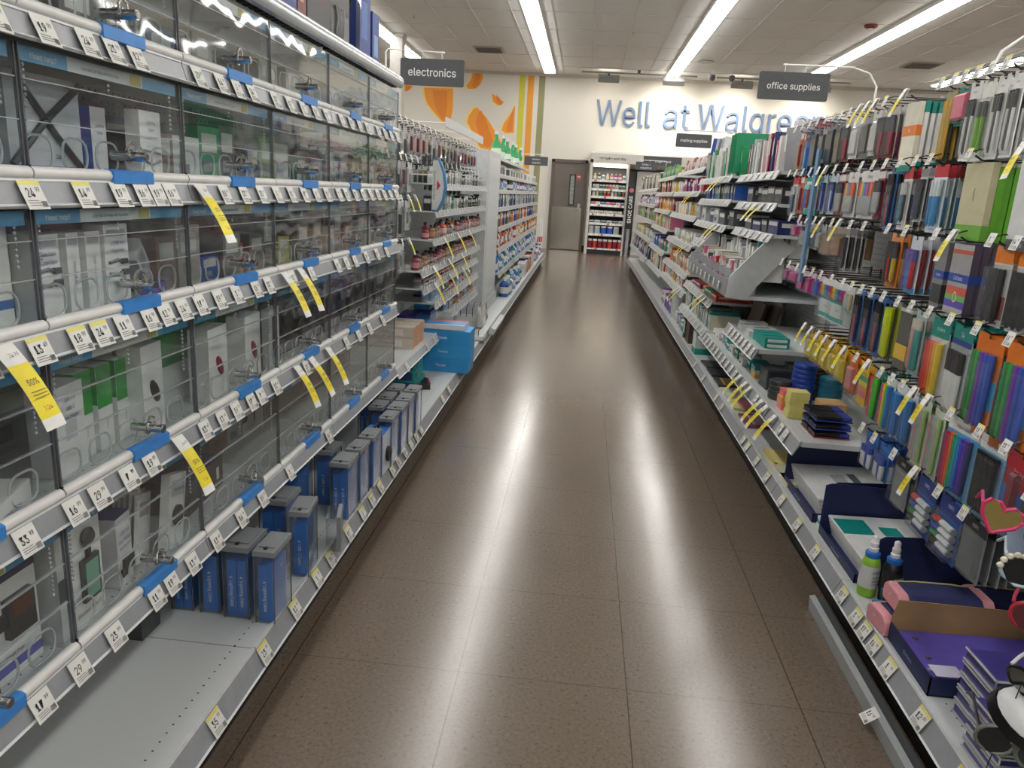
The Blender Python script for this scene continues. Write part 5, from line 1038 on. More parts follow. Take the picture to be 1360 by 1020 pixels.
        fill('L', ['bottle', 'box', 'bottle'][bi], .72, y0+.1, y1-.1, .182, .12, .1, .2, [['blue', 'slate blue', 'teal', 'white'], ['white', 'orange', 'navy'], ['white', 'red', 'silver']][bi], 'on the base deck, %s left bay' % nn, gap=.02)
    for k in range(6):
        y = 8.2+k*.55; b = MB(); r = .05; b.lathe([(r, 0), (r, .14), (r*.4, .19), (r*.35, .24)], mat('#1e8f4e', .2), 12); b.lathe([(r*.42, .24), (r*.42, .27)], mat('#d9dfd9', .4), 10); b.lathe([(r*1.02, .04), (r*1.02, .1)], mat('#d4e2d0', .5), 12)
        tag(b.build('green_bottle', None, (-.98-.03*(k % 2), y, 1.6), (0, R(12) if k % 2 else 0, 0), smooth=True), 'green bottle on top of the far left gondola, %s from the near end' % ORD[k], 'bottle')
    shelf('L', .9, 7.85, 11.8, 1.6, .38, 'top ledge of the far left gondola under the green bottles', [], (), .03, .3, .012, stripm=STRIPW)
    # mops by the end
    for k in range(3):
        root = thing('broom', 'white handled broom with a red tip at the far left aisle end, %s one' % ORD[k], 'broom', (-.84+.03*k, 14.32+.06*k, .12))
        b = MB(); b.tube([(0, 0, .12), (0, 0, .7)], .012, WHITE); b.tube([(0, 0, .25), (0, 0, .35)], .014, mat('#c03038', .4)); b.build('handle', root)
        b = MB(); b.box(-.02, .02, -.06, .06, 0, .12, mat('#c9cdd0', .6)); b.build('brush', root)
left_mid()

# ---- right: shelves of paper goods
def right_mid():
    G = ['#8d9298', '#7d8288', '#9a9ea3', '#6f747b']
    # sloped bin with grey side panel
    root = thing('notebook_bin', 'grey angled bin of notebooks with a large solid side panel', 'display bin', (.8, 4.98, .78))
    pr = [(0, 0), (.11, -.01), (.16, .07), (.33, .28), (.26, .33), (.19, .33), (.01, .115)]
    b = MB(); b.prism(pr, -.785, -.77, mat('#bfc3c4', .4)); b.build('side_panel', root); b = MB(); b.prism(pr, .77, .785, mat('#bfc3c4', .4)); b.build('side_panel', root)
    b = MB(); b.prism([(0, 0), (.11, -.01), (.5, -.01), (.5, .01), (.1, .012), (.008, .012)], -.77, .77, ENAMEL); b.build('bin_floor', root)
    b = MB(); b.prism([(0, 0), (-.006, .1), (0, .1), (.006, 0)], -.77, .77, mat('#8e9296', .4)); fr = b.build('front_rail', root)
    for k in range(9): b = MB(); b.box(-.002, .06, -.7+k*.175, -.695+k*.175, .1, .14, clear('#dfe4e8', .08, .25, 'divider')); b.build('divider', fr)
    for k in range(8): put_tag(fr, 'R', (-.012, -.6+k*.17, .07), k, -.1, .04)
    for r, (dx, dz, hh, cols) in enumerate([(.05, .012, .17, ['charcoal', 'white', 'grey', 'red', 'white', 'pink', 'cream', 'brown']), (.17, .09, .19, ['white', 'silver', 'white', 'black', 'white', 'teal', 'silver']), (.3, .17, .19, ['white', 'teal', 'grey', 'white', 'black', 'silver'])]):
        fill('R', 'book', .8+dx, 4.24, 5.74, .78+dz, .035, .1, hh, cols, 'in the grey angled bin, %s tier' % ORD[r], jit=.2, lean=9, what='notebook', gap=.008)
    # two low shelves under the pegs
    shelf('R', .9, 2.84, 5.35, .405, .43, 'long low white shelf beneath the pens, full of tape and notes', [3.0, 3.08, 3.2, 3.35, 3.45, 3.55, 3.7, 3.8]+[3.95+.12*k for k in range(11)], [3.2, 3.35, 3.45, 3.7, 3.8, 3.95], .06, .5, .02, stripm=mat('#9a9ea3', .3), tw=.05)
    shelf('R', .9, 3.7, 4.5, .595, .4, 'short white shelf above the low shelf with teal boxes', [3.75+.1*k for k in range(7)], (), .06, .5, .02, stripm=mat('#9a9ea3', .3), tw=.05)
    for k in range(3):
        for j in range(2): carton('clip_box', 'small teal box on the short shelf, %s of three, %s layer' % (ORD[k], ['lower', 'upper'][j]), 'box', (.12, .075, .025), '#149086', (.99, 3.78+.09*k, .597+.026*j), .04, [('-Y', -.4, -.3, .4, .3, '#d4e4e2')])
    for k in range(4): carton('staple_box', 'white and grey flat box on the short shelf, %s from the teal boxes' % ORD[k], 'box', (.14, .09, .03), '#cdd0d1', (.985+.03*(k % 2), 4.08+.105*k, .597), .03, [('TR', -.3, -.3, .3, .3, '#8f9498')])
    # marker multipacks, notes, tape
    for j in range(2):
        for k in range(3):
            root = thing('marker_pack', 'clear lying pack of black markers with blue caps, %s row, %s layer' % (['near', 'far'][j], ORD[k]), 'marker pack', (1.03, 2.95+.1*j, .407+.034*k))
            b = MB(); b.box(-.07, .07, -.042, .042, 0, .004, mat('#8f3a3a' if k == 0 else '#3a4aa0', .4)); b.build('card', root)
            for q in range(5): b = MB(); b.tube([(-.068, -.034+q*.017, .014), (.03, -.034+q*.017, .014)], .0075, mat('#17181c', .3), 6); b.tube([(.03, -.034+q*.017, .014), (.066, -.034+q*.017, .014)], .008, mat('#2a3a9a', .3), 6); b.build('marker', root, smooth=True)
    stack('R', .965, 3.2, .406, (.08, .07, .028), 4, ['#d8cf7a', '#e0d888'], 'pale yellow sticky note block', 'sticky notes', 'sticky_note_block')
    stack('R', .965, 3.32, .406, (.08, .07, .03), 3, ['#e87a78', '#e8a05a'], 'coral and orange sticky note block', 'sticky notes', 'sticky_note_block')
    stack('R', 1.09, 3.15, .406, (.1, .1, .03), 3, ['#c9a06a', '#d8b48a'], 'rainbow card file box behind the sticky notes', 'box', 'card_box')
    for (x, y, n, c, nm) in [(1.06, 3.47, 8, '#1f3f9a', 'royal blue'), (1.17, 3.42, 6, '#1c6f8a', 'teal and navy'), (1.15, 3.56, 8, '#3a3230', 'dark brown'), (.97, 3.5, 4, '#3c3e42', 'charcoal')]:
        for k in range(n):
            b = MB(); b.lathe([(.022, 0), (.05, 0), (.052, .003), (.052, .019), (.05, .022), (.022, .022)], mat(c, .3), 18); b.lathe([(.0225, .001), (.0225, .021)], mat('#c9b48a', .6), 12)
            tag(b.build('tape_roll', None, (x+random.uniform(-.003, .003), y, .407+k*.0226), smooth=True), '%s tape roll in its stack on the low shelf, %s from bottom' % (nm, ORD[k]), 'tape roll', nm+' tape rolls')
    carton('product_box', 'clear windowed box of dark staplers on the low shelf', 'box', (.12, .13, .1), '#3b4044', (1.0, 3.72, .407), .05, [('-Y', -.4, -.3, .4, .4, '#23282c'), ('-X', -.4, -.2, .4, .4, '#565c60')])
    carton('product_box', 'grey green windowed box behind the stapler box', 'box', (.1, .1, .11), '#4d5450', (1.12, 3.8, .407), -.05, [('-Y', -.4, -.3, .4, .4, '#353b38')])
    stack('R', 1.0, 3.95, .406, (.12, .1, .02), 3, ['#e0a92c', '#d8d0b0', '#2a8a9a'], 'flat boxed pad beside the staplers', 'pad', 'boxed_pad')
    fill('R', 'box', .92, 4.1, 5.2, .407, .085, .1, .05, ['teal', 'white', 'silver', 'green', 'white', 'orange'], 'low in the white shelf beyond the staplers', what='small box')
    # base deck: papers and pads
    flats = [(3.06, .28, .26, '#c9c4a4', 'cream planner pad with a dark top edge', [('TR', -.5, .4, .5, .5, '#2a3558')]), (3.28, .36, .2, '#d8c87a', 'planner pad with blue, orange and yellow bands', [('TR', -.5, .15, .5, .45, '#7a9ad0'), ('TR', -.5, -.15, .5, .15, '#e09a6a'), ('TR', -.5, -.45, .5, -.15, '#e0d488')]),
             (3.02, .2, .1, '#dddfe0', 'white spiral pad printed with a certificate', [('TR', -.4, -.4, .4, .4, '#c4c8cc')]), (3.85, .36, .22, '#8a4a62', 'maroon framed scrapbook pad', [('TR', -.4, -.4, .4, .4, '#c9a8b0')]),
             (4.15, .36, .2, '#c9c98a', 'green, yellow and pink banded pad', [('TR', -.5, .1, .5, .4, '#6a9a6a'), ('TR', -.5, -.4, .5, -.1, '#d88a92')]), (4.42, .36, .22, '#c4c8c8', 'plain pale grey pad', []),
             (4.68, .36, .22, '#3a3433', 'black pad with tan floral print', [('TR', -.4, -.4, .4, .1, '#b89a6a')]), (4.95, .36, .22, '#2a2b2e', 'black composition pad', [('TR', -.2, -.2, .3, .2, '#4a4b4e')]), (5.2, .36, .22, '#3a3c40', 'dark grey pad with a white strip', [('TR', -.5, .2, .5, .5, '#c9cccc')])]
    for y, d, w, c, lab, pr in flats:
        carton('paper_pad', lab+' lying on the base deck', 'pad', (d, w, .014), c, (.9+d/2, y, .181), random.uniform(-.05, .05), pr)
    for k, y in enumerate([5.62, 5.8]): carton('product_box', 'white and teal storage box on the base deck, %s one' % ['near', 'far'][k], 'box', (.13, .13, .2), '#d3d7d7', (.95+.04*k, y, .181), .03, [('-Y', -.5, .3, .5, .5, '#128a82'), ('-Y', -.5, -.5, .5, -.28, '#128a82'), ('-X', -.5, .3, .5, .5, '#128a82'), ('-X', -.5, -.5, .5, -.28, '#128a82')], [('-Y', 0, 0, .03, '#33383a', 'Paper')])
    fill('R', 'binder', 1.08, 5.3, 5.6, .2, .045, .02, .3, ['teal', 'white', 'teal', 'teal'], 'standing tall beside the storage boxes', what='ring binder', lean=3)
    for k, (y, c) in enumerate([(5.1, '#4a382f'), (5.0, '#6b5a4d')]): carton('backing_board', ['dark brown', 'grey brown'][k]+' board leaning under the angled bin', 'board', (.02, .3, .28), c, (1.1+.06*k, y-.2, .41), 0, rot=(0, R(14), 0))
    carton('product_box', 'dark brown square box on the right base deck', 'box', (.16, .16, .21), '#4b362c', (.97, 6.05, .181), .02, [('-Y', -.1, .2, .2, .5, '#2a2a2a')])
    carton('product_box', 'black and green slim box beside the brown box', 'box', (.14, .08, .2), '#24382e', (.96, 6.25, .181), .02, [('-X', -.4, -.3, .4, .2, '#c9d0c8')])
    b = MB(); b.lathe([(.085, 0), (.09, .26), (.093, .265), (.088, .27)], mat('#c9d0cd', .35), 20); tag(b.build('waste_bin', None, (.98, 7.3, .181), smooth=True), 'round pale grey bin standing on the right base deck', 'bin')
    fill('R', 'box', .9, 6.5, 7.1, .182, .12, .12, .09, ['teal', 'white', 'silver', 'blue'], 'on the right base deck before the round bin', what='low box')
    fill('R', 'box', .9, 7.5, 8.6, .182, .1, .12, .13, ['blue', 'purple', 'white', 'purple'], 'on the right base deck past the round bin', what='box')
    # upright shelf bays: (y0,y1, [(z, xf, kind, h, w, d, colours, rows)])
    bays = [(4.13, 5.18, 'near', [(1.455, .99, 'book', .2, .03, .2, ['silver', 'white', 'navy', 'grey', 'crimson', 'white', 'pink'], 'folder'), (1.29, 1.0, 'box', .09, .16, .2, ['black', 'charcoal', 'black'], 'flat dark box'), (1.13, 1.0, 'box', .07, .2, .25, ['navy', 'charcoal'], 'storage tin')]),
            (5.2, 6.6, 'second', [(1.455, .95, 'book', .2, .03, .22, ['green', 'green', 'white', 'silver', 'white', 'grey'], 'folder'), (1.3, .96, 'book', .1, .05, .2, ['blue', 'black', 'charcoal', 'green'], 'box file'), (1.13, .95, 'box', .1, .22, .25, ['navy', 'charcoal', 'silver'], 'storage tin'), (.86, .94, 'box', .14, .12, .2, ['blue', 'white', 'navy', 'silver'], 'mug box'), (.62, .92, 'box', .04, .22, .25, ['red', 'green', 'orange', 'crimson'], 'flat folder pack'), (.42, .9, 'book', .12, .04, .2, ['white', 'teal', 'cream', 'grey'], 'notebook')]),
            (6.62, 8.55, 'third', [(1.56, .98, 'pouch', .12, .08, .04, ['red', 'white', 'crimson', 'white'], 'carded pack'), (1.36, .96, 'box', .12, .1, .15, ['red', 'white', 'red', 'purple', 'white'], 'boxed set'), (1.15, .95, 'book', .11, .05, .18, ['white', 'grey', 'yellow', 'silver'], 'notebook'), (.9, .94, 'box', .1, .13, .2, ['white', 'cream', 'silver', 'tan'], 'paper pack'), (.66, .93, 'box', .12, .14, .2, ['brown', 'white', 'orange', 'tan'], 'craft box'), (.5, .92, 'box', .12, .12, .11, ['green', 'white', 'red', 'yellow'], 'craft tub')]),
            (8.65, 10.6, 'fourth', [(1.54, .97, 'pouch', .13, .07, .04, ['green', 'green', 'lime green', 'green'], 'carded pack'), (1.36, .96, 'box', .13, .09, .15, ['yellow', 'red', 'white', 'yellow', 'navy', 'black'], 'boxed set'), (1.16, .95, 'box', .13, .08, .15, ['crimson', 'yellow', 'white', 'orange'], 'gift box'), (.95, .94, 'book', .15, .04, .15, ['pink', 'white', 'purple', 'orange', 'lime green'], 'card'), (.7, .93, 'box', .12, .12, .2, ['white', 'green', 'red', 'blue'], 'craft box'), (.46, .92, 'book', .18, .05, .2, ['white', 'red', 'cream', 'black'], 'notebook')]),
            (10.65, 14.3, 'last', [(1.42, .97, 'book', .2, .06, .15, ['charcoal', 'white', 'brown', 'grey', 'black', 'tan'], 'magazine'), (1.2, .96, 'bottle', .13, .08, .08, ['pink', 'white', 'silver', 'crimson'], 'bottle'), (.98, .95, 'book', .17, .06, .15, ['brown', 'lime green', 'grey', 'charcoal', 'white'], 'magazine'), (.72, .94, 'box', .12, .12, .2, ['white', 'yellow', 'silver'], 'pack'), (.46, .9, 'pouch', .2, .12, .08, ['navy', 'purple', 'navy', 'black', 'silver'], 'bagged set')])]
    for bi, (y0, y1, nn, L) in enumerate(bays):
        Y0 = y0
        for li, (z, xf, kind, hh, ww, dd, cols, what) in enumerate(L):
            y0 = 5.82 if z == .86 else Y0
            shelf('R', xf, y0+.01, y1-.01, z, 1.33-xf, 'white shelf of the %s right paper goods bay, %s level down' % (nn, ORD[li]), [y0+.12+.17*k for k in range(int((y1-y0-.1)/.17))], [y0+.25, y0+.4] if (li+bi) % 2 else [], .05, .6, .016, stripm=STRIPW, tw=.045)
            fill('R', kind, xf, y0+.03, y1-.05, z+.001, ww, dd, hh, cols, 'in the %s right bay, %s level down' % (nn, ORD[li]), what=what, lean=5 if kind == 'book' else 0, gap=.006)
    b = MB(); b.box(-.003, .003, -.22, .22, 0, .13, mat('#0c8a5c', .4)); 
    for k in range(5):
        c = carton('poster_board', 'large green display board standing above the folders, %s of five' % ORD[k], 'board', (.3, .006, .25), '#0e8a5e', (1.1, 5.25+.05*k, 1.475), random.uniform(-.03, .03))
    carton('poster_board', 'tall royal blue board beside the green boards', 'board', (.12, .03, .3), '#2b4a9a', (1.02, 6.5, 1.475), 0, rot=(0, R(6), 0))
    for k in range(4): carton('poster_board', 'pale grey board between the blue and green ones, %s' % ORD[k], 'board', (.14, .02, .28), ['#c9ccd0', '#9aa0a6', '#6a6a72', '#b9bcc0'][k], (1.04, 6.0+.12*k, 1.475), 0, rot=(0, R(6), 0))
    carton('poster_board', 'tan envelope box with orange oval in front of the green boards', 'box', (.2, .2, .13), '#c9ae8c', (1.13, 4.75, 1.475), .1, [('-Y', -.4, -.2, .2, .4, '#dd9a5a')])
    for k in range(3): carton('paper_pack', 'leaning ruled paper pack at the near end of the paper bays, %s' % ORD[k], 'paper pack', (.16, .02, .24), ['#cfc9cf', '#a8a8ae', '#8a2f44'][k], (1.08+.04*k, 4.3-.05*k, 1.475), 0, [('-Y', -.35, -.4, .35, .4, '#b6b3bd')] if k == 0 else [], rot=(0, R(18), 0))
    for k in range(5): carton('paper_ream', 'grey cardboard mailer in the flat stack, %s from the bottom' % ORD[k], 'mailer', (.3, .34, .022), G[k % 4], (1.12, 6.1, .987+.024*k), random.uniform(-.04, .04), [('-Y', .2, -.3, .4, .3, '#c9c9c4')])
    shelf('R', .95, 5.82, 6.6, .985, .38, 'white shelf under the stack of grey mailers', [5.9+.17*k for k in range(4)], (), .06, .6, .016, stripm=STRIPW, tw=.05)
    b = MB(); b.box(-.006, .006, -.02, .02, -.2, .38, mat('#5f88a8', .35)); tag(b.build('divider_strip', None, (1.0, 3.55, 1.15)), 'tall slate blue divider strip hanging among the pens', 'strip')
right_mid()
# ------------------------------------------------------------------ right foreground
def right_front():
    nv, kr = mat('#1a2352', .5), mat('#9c7c56', .7)
    def tray(lab, y0, y1, x0, x1, h, hf, n, kraft=False):
        root = thing('display_tray', lab, 'display tray', (x0, (y0+y1)/2, .181)); w = (y1-y0)/2; L = x1-x0; t = .003
        pr = [(0, 0), (L, 0), (L, h), (.02, h+.004), (.0, h*.98)]
        prn = [(0, 0), (L, 0), (L, h), (.07, h-.02), (.055, h-.03), (.05, hf+.01), (.04, hf), (0, hf)]
        for yy, sgn, p in ((-w, 1, prn), (w-t, -1, pr)):
            b = MB(); b.prism(p, yy, yy+t, nv); ii = yy+t if sgn > 0 else yy-.0006; b.prism([(.002 if q[0] < .002 else q[0], q[1]) for q in p], ii, ii+.0006, nv); b.build('side_wall', root)
        b = MB(); b.box(0, L, -w, w, 0, t, nv); b.build('base', root)
        b = MB(); b.box(L-t, L, -w, w, 0, h, kr); b.build('back_wall', root)
        b = MB(); b.box(0, t, -w, w, 0, hf, nv); b.text('dry erase boards', .014, mat('#b9c0dc', .5), Matrix.Translation((-.0008, 0, hf*.45)) @ FR['-X'].to_4x4()); b.build('front_wall', root)
    tray('navy blue cardboard tray of white boards, farther one', 2.6, 3.0, .9, 1.305, .18, .035, 7)
    tray('navy blue cardboard tray with kraft inside, nearer of the board trays', 2.16, 2.52, .9, 1.305, .18, .03, 6, True)
    for y0, y1, n, c, nn, teal in ((2.6, 3.0, 7, '#d8dadb', 'farther', False), (2.16, 2.52, 6, '#cfd6da', 'nearer', True)):
        for k in range(n):
            root = thing('dry_erase_board', 'white framed dry erase board in the %s blue tray, %s from the bottom' % (nn, ORD[k]), 'dry erase board', (1.105-.004*k, (y0+y1)/2, .186+.0125*k), 0, None, (0, R(-1.5), 0))
            b = MB(); w = (y1-y0)/2-.012; b.box(-.165, .165, -w, w, 0, .011, mat('#e3e5e6', .3)); b.build('board', root, bevel=.003)
            b = MB(); 
            if teal: b.box(-.16, -.06, w*.1, w*.8, .0111, .0116, mat('#128a84', .4)); b.box(-.03, .03, w*.1, w*.5, .0111, .0116, mat('#128a84', .4))
            else: b.box(-.05, .0, -w*.2, w*.4, .0111, .0116, mat('#a8acb0', .4)); b.box(.02, .05, -w*.3, w*.5, .0111, .0116, mat('#55606a', .4))
            b.text('board', .03, mat('#8a9094', .5), T(.08, -.02, .012) @ Matrix.Rotation(R(-90), 4, 'Z')); b.build('paper_label', root)
    stack('R', .945, 2.56, .181, (.07, .05, .012), 3, ['#d9dcdd', '#128a84'], 'teal edged board slipped between the two blue trays', 'board', 'small_board')
    # spray bottles
    for k, (x, y, c1, c2, lab) in enumerate([(.915, 2.1, '#86b83a', '#c9ccce', 'spray bottle with blue collar and pale green label'), (.965, 2.07, '#17181c', '#2a2b30', 'black labelled whiteboard cleaner spray bottle with blue collar')]):
        root = thing('spray_bottle', lab, 'spray bottle', (x, y, .181))
        b = MB(); b.lathe([(.025, 0), (.027, .01), (.027, .1), (.022, .118), (.015, .126)], mat(c1, .3), 16); b.build('body', root, smooth=True)
        b = MB(); b.lathe([(.0276, .03), (.0276, .098)], mat(c2, .4), 16); M = Matrix.Rotation(.35, 4, 'Z') @ Matrix.Translation((0, -.0285, .082)) @ FR['-Y'].to_4x4()
        b.text('EXPO', .016, WHITE if k else INK, M); b.text('WHITE', .011, WHITE if k else INK, M @ T(0, -.016, 0)); b.text('BOARD', .011, WHITE if k else INK, M @ T(0, -.027, 0)); b.text('CLEANER', .008, WHITE if k else INK, M @ T(0, -.037, 0)); b.build('label', root, smooth=True)
        b = MB(); b.lathe([(.02, .122), (.021, .126), (.021, .136), (.014, .14)], mat('#2a6fc8', .35), 16); b.build('collar', root, smooth=True)
        b = MB(); b.lathe([(.013, .138), (.014, .15), (.011, .153), (.012, .166), (.009, .17), (.009, .185), (.004, .19)], mat('#e4e6e8', .3), 14); b.build('spray_cap', root, smooth=True)
    for k, (x, y, z, rz) in enumerate([(.93, 2.01, .181, .2), (.955, 2.03, .207, -.1), (.925, 1.97, .181, .5)]):
        carton('eraser_box', 'small blue and black dry erase eraser box, %s' % ['left one', 'upper one', 'nearest one'][k], 'box', (.05, .03, .025), '#17354a', (x, y, z), rz, [('TR', -.5, -.5, 0, .5, '#2a8ac0')], [('-Y', 0, 0, .014, '#dfe8ee', 'EXPO'), ('TR', .2, 0, .012, '#dfe8ee', 'EXPO')])
    # pencil cases
    nvf, pk = mat('#2b3060', .75, noise=.12), mat('#d995a0', .6)
    for k, (x, y, z, w, rz, lab, tl) in enumerate([(1.03, 1.93, .245, .25, .03, 'navy pencil case with pink ends and yellow zip lying on top', .0), (.97, 1.925, .183, .2, .1, 'navy pencil case with a pink end squeezed underneath', 0), (1.26, 2.03, .2, .2, -.1, 'navy and pink pencil case behind the first one', .1)]):
        root = thing('pencil_case', lab, 'pencil case', (x, y, z), rz, None, (tl, 0, rz)); h = w/2
        b = MB(); sec = [(-.05, .008), (-.042, 0), (.042, 0), (.05, .008), (.05, .04), (.036, .054), (-.036, .054), (-.05, .04)]
        b.prism(sec, -h+.03, h-.03, nvf, 'x'); b.build('body', root, smooth=False, bevel=.004)
        for sg in (-1, 1): b = MB(); b.prism([(p[0]*1.01, p[1]) for p in sec], sg*h-(.03 if sg > 0 else 0), sg*h+(.03 if sg < 0 else 0), pk, 'x'); b.build('end_panel', root, bevel=.008)
        b = MB(); b.tube([(-h, 0, .03), (-h+.01, .036, .052), (-.4*h, .04, .055), (.4*h, .038, .056), (h-.01, .036, .05), (h, 0, .03)], .0025, mat('#c9c18a', .5), 5); b.build('zip', root, smooth=True)
        b = MB(); b.tube([(-h, -.05, .006), (h, -.05, .006)], .003, pk, 5); b.build('piping', root)
    # tray of purple folders
    root = thing('display_tray', 'navy tray with kraft inside holding purple folders', 'display tray', (1.09, 1.745, .181)); nvb = nv
    b = MB(); b.box(-.2, .2, -.12, .12, 0, .003, nvb); b.build('base', root)
    b = MB(); b.prism([(-.2, .0), (.2, 0), (.2, .115), (-.19, .115), (-.2, .06)], .117, .12, kr); b.build('side_wall', root)
    b = MB(); b.prism([(-.2, .0), (.2, 0), (.2, .11), (-.1, .1), (-.14, .05), (-.2, .05)], -.12, -.117, nvb); b.build('side_wall', root)
    b = MB(); b.box(.197, .2, -.12, .12, 0, .11, kr); b.build('back_wall', root)
    b = MB(); b.box(-.2, -.197, -.12, .12, 0, .05, nvb); b.text('Binders', .02, mat('#8a94c8', .5), Matrix.Translation((-.2012, 0, .025)) @ FR['-X'].to_4x4()); b.build('front_wall', root)
    for k in range(3):
        c = ['#4a3f96', '#128a7a', '#5a4fa6'][k]
        root = thing('plastic_folder', '%s plastic folder with snap button in the near tray, %s from the bottom' % ('teal' if k == 1 else 'purple', ORD[k]), 'folder', (1.08, 1.745, .186+.009*k), 0, None, (R(-2), R(-1.5), .0))
        b = MB(); n = 8
        for q in range(n):
            y0, y1 = -.11+.22*q/n, -.11+.22*(q+1)/n; z0, z1 = [.012*math.cos((yy)/.11*1.5)*-1+.012 for yy in (y0, y1)]
            b.add([(-.17, y0, z0), (.16, y0, z0), (.16, y1, z1), (-.17, y1, z1), (-.17, y0, z0+.006), (.16, y0, z0+.006), (.16, y1, z1+.006), (-.17, y1, z1+.006)], [(3, 2, 1, 0), (4, 5, 6, 7), (0, 1, 5, 4), (2, 3, 7, 6), (1, 2, 6, 5), (3, 0, 4, 7)], mat(c, .3))
        b.build('cover', root)
        for yy in (-.08, .0, .08): b = MB(); b.lathe([(.007, 0), (.007, .002), (.003, .003)], CHROME, 10); b.build('snap_button', root, (-.14, yy, .0185-.012*math.cos(yy/.11*1.5)))
        b = MB(); b.box(-.165, -.1, -.1, -.05, .0185, .019, mat('#c9c6dc', .4)); b.build('label', root)
    # purple locker shelves with chrome edges
    for k, (x, y, n) in enumerate([(1.02, 1.52, 5), (.985, 1.4, 5)]):
        for q in range(n):
            root = thing('locker_shelf', 'purple tin with chrome edges, %s stack, %s from the bottom' % (['taller', 'shorter'][k], ORD[q]), 'tin', (x, y, .183+(.034 if k == 0 else .026)*q), 0, None, (0, R(0), .02))
            b = MB(); b.box(-.09, .09, -.06, .06, .002, .024 if k == 0 else .016, mat('#3a3378', .35)); b.build('body', root)
            b = MB(); h = .026 if k == 0 else .018
            for zz in (0, h): b.tube([(-.092, -.062, zz), (.092, -.062, zz)], .003, mat('#e4e5e8', .25, .6), 6); b.tube([(-.092, -.062, zz), (-.092, .062, zz)], .003, mat('#e4e5e8', .25, .6), 6)
            b.tube([(-.092, -.062, 0), (-.092, -.062, h)], .0022, mat('#e4e5e8', .25, .6), 6); b.build('chrome_edge', root)
    for k, (x, y, c, lab) in enumerate([(.97, 1.28, '#2f8a3e', 'green'), (1.13, 1.4, '#c9562f', 'orange'), (.93, 1.2, '#3a9a4a', 'bright green')]):
        b = MB(); b.prism([(-.05, 0), (.05, 0), (.03, .1), (0, .13), (-.03, .1)], -.02, .02, mat(c, .25)); tag(b.build('slinky_pack', None, (x, y, .183+.0*k), (R(10), 0, .3*k)), lab+' glossy pouch beside the purple tins', 'pouch')
    # loose strip below the base shelf
    root = thing('loose_kick_strip', 'loose grey metal kick strip sticking out below the right base deck', 'strip', (.862, 1.75, .0))
    b = MB(); b.prism([(-.03, .045), (-.027, .0), (.012, 0), (.012, .012), (-.01, .012), (-.013, .05)], -.7, .56, mat('#a4a8ab', .35)); b.build('strip', root)
    b = MB(); b.box(-.012, .012, -.7, .56, .012, .045, mat('#4f5356', .4)); b.build('inner_channel', root)
    put_tag(root, 'R', (-.024, -.02, .05), 4, -.9, .04)
    # hanging arch sign rod near the top right
    # ---------------- sunglasses display
    root = thing('sunglasses_display', 'clear sunglasses display tower with dark cards at the right edge', 'display', (1.0, 1.2, .19))
    b = MB(); b.box(-.11, -.107, -.25, .14, .33, .66, PLEXI); b.box(-.11, -.107, .138, .142, .33, .66, EDGE); b.build('clear_panel', root)
    b = MB(); b.box(.05, .07, -.25, .14, -.008, .75, mat('#5b5f63', .5)); b.build('back_post', root)
    b = MB(); b.tube([(-.108, .1, .4), (-.16, .1, .0), (-.165, .06, -.09), (-.15, .0, -.1)], .0012, INK, 4); b.build('cord', root)
    def glasses(lab, loc, rot, fcol, lcol, kind, temple=None, wd=.062, mirror=True):
        root = thing('sunglasses', lab, 'sunglasses', loc, 0, None, rot); root.scale = (1.22,)*3; fm = mat(fcol, .25); lm = mat(lcol, .06, .9, 0) if mirror else mat(lcol, .12)
        for sg in (-1, 1):
            cx = sg*wd/2*1.12; pts = []
            for k in range(16):
                t = 2*math.pi*k/16
                if kind == 'heart': x = .028*math.sin(t)**3*1.05; z = (.024*math.cos(t)-.009*math.cos(2*t)-.004*math.cos(3*t)-.0015*math.cos(4*t))
                else: x = .026*math.cos(t); z = .023*math.sin(t)
                pts.append((cx+x, 0, z))
            b = MB(); b.tube(pts+pts[:1], .0032, fm, 6, caps=False); fr = b.build('rim', root, smooth=True)
            b = MB(); b.add([(p[0], .0005, p[2]) for p in pts]+[(p[0], -.0012, p[2]) for p in pts], [tuple(range(15, -1, -1)), tuple(range(16, 32))], lm); b.build('lens', fr)
            b = MB(); b.tube([(sg*wd*1.02, 0, .008), (sg*wd*1.05, .02, .009), (sg*wd*1.0, .1, .006), (sg*wd*.97, .13, -.014)], .0028, mat(temple or fcol, .3), 6); b.build('temple', root, smooth=True)
            if kind == 'daisy':
                for k in range(0, 10):
                    p = pts[k]; b = MB(); b.lathe([(.001, -.002), (.0055, 0), (.003, .003)], mat('#ddd8c4', .6), 7, c=(0, 0, 0), M=T(p[0], -.004, p[2]*1.15) @ FR['-Y'].to_4x4()); b.build('daisy', fr)
        b = MB(); b.tube([(-.008, 0, .006), (0, -.002, .01), (.008, 0, .006)], .003, fm, 6); b.build('bridge', root, smooth=True)
    Z = math.pi
    glasses('pink heart shaped sunglasses with gold mirrored lenses', (.85, 1.36, .728), (R(-6), R(18), R(-28)), '#c9386a', '#a89a62', 'heart', '#c9386a')
    glasses('pale blue sunglasses with dark lenses and white daisies', (.893, 1.345, .622), (R(-4), R(30), R(-30)), '#a9c0cc', '#15181e', 'daisy', '#c9d4da', mirror=False)
    glasses('red rimmed sunglasses at the right edge below the daisies', (.925, 1.33, .54), (0, R(20), R(-35)), '#b02a42', '#5b2a30', 'round', mirror=False)
    glasses('black sunglasses with white temples above the tins', (.90, 1.27, .43), (R(20), R(30), R(-50)), '#1a1a1c', '#8f9698', 'round', '#dfe0e0')
    glasses('small round dark sunglasses low by the green pouches', (.87, 1.27, .33), (R(0), R(10), R(-20)), '#6a6f6a', '#25282a', 'round', '#2a2a2c', .05, mirror=False)
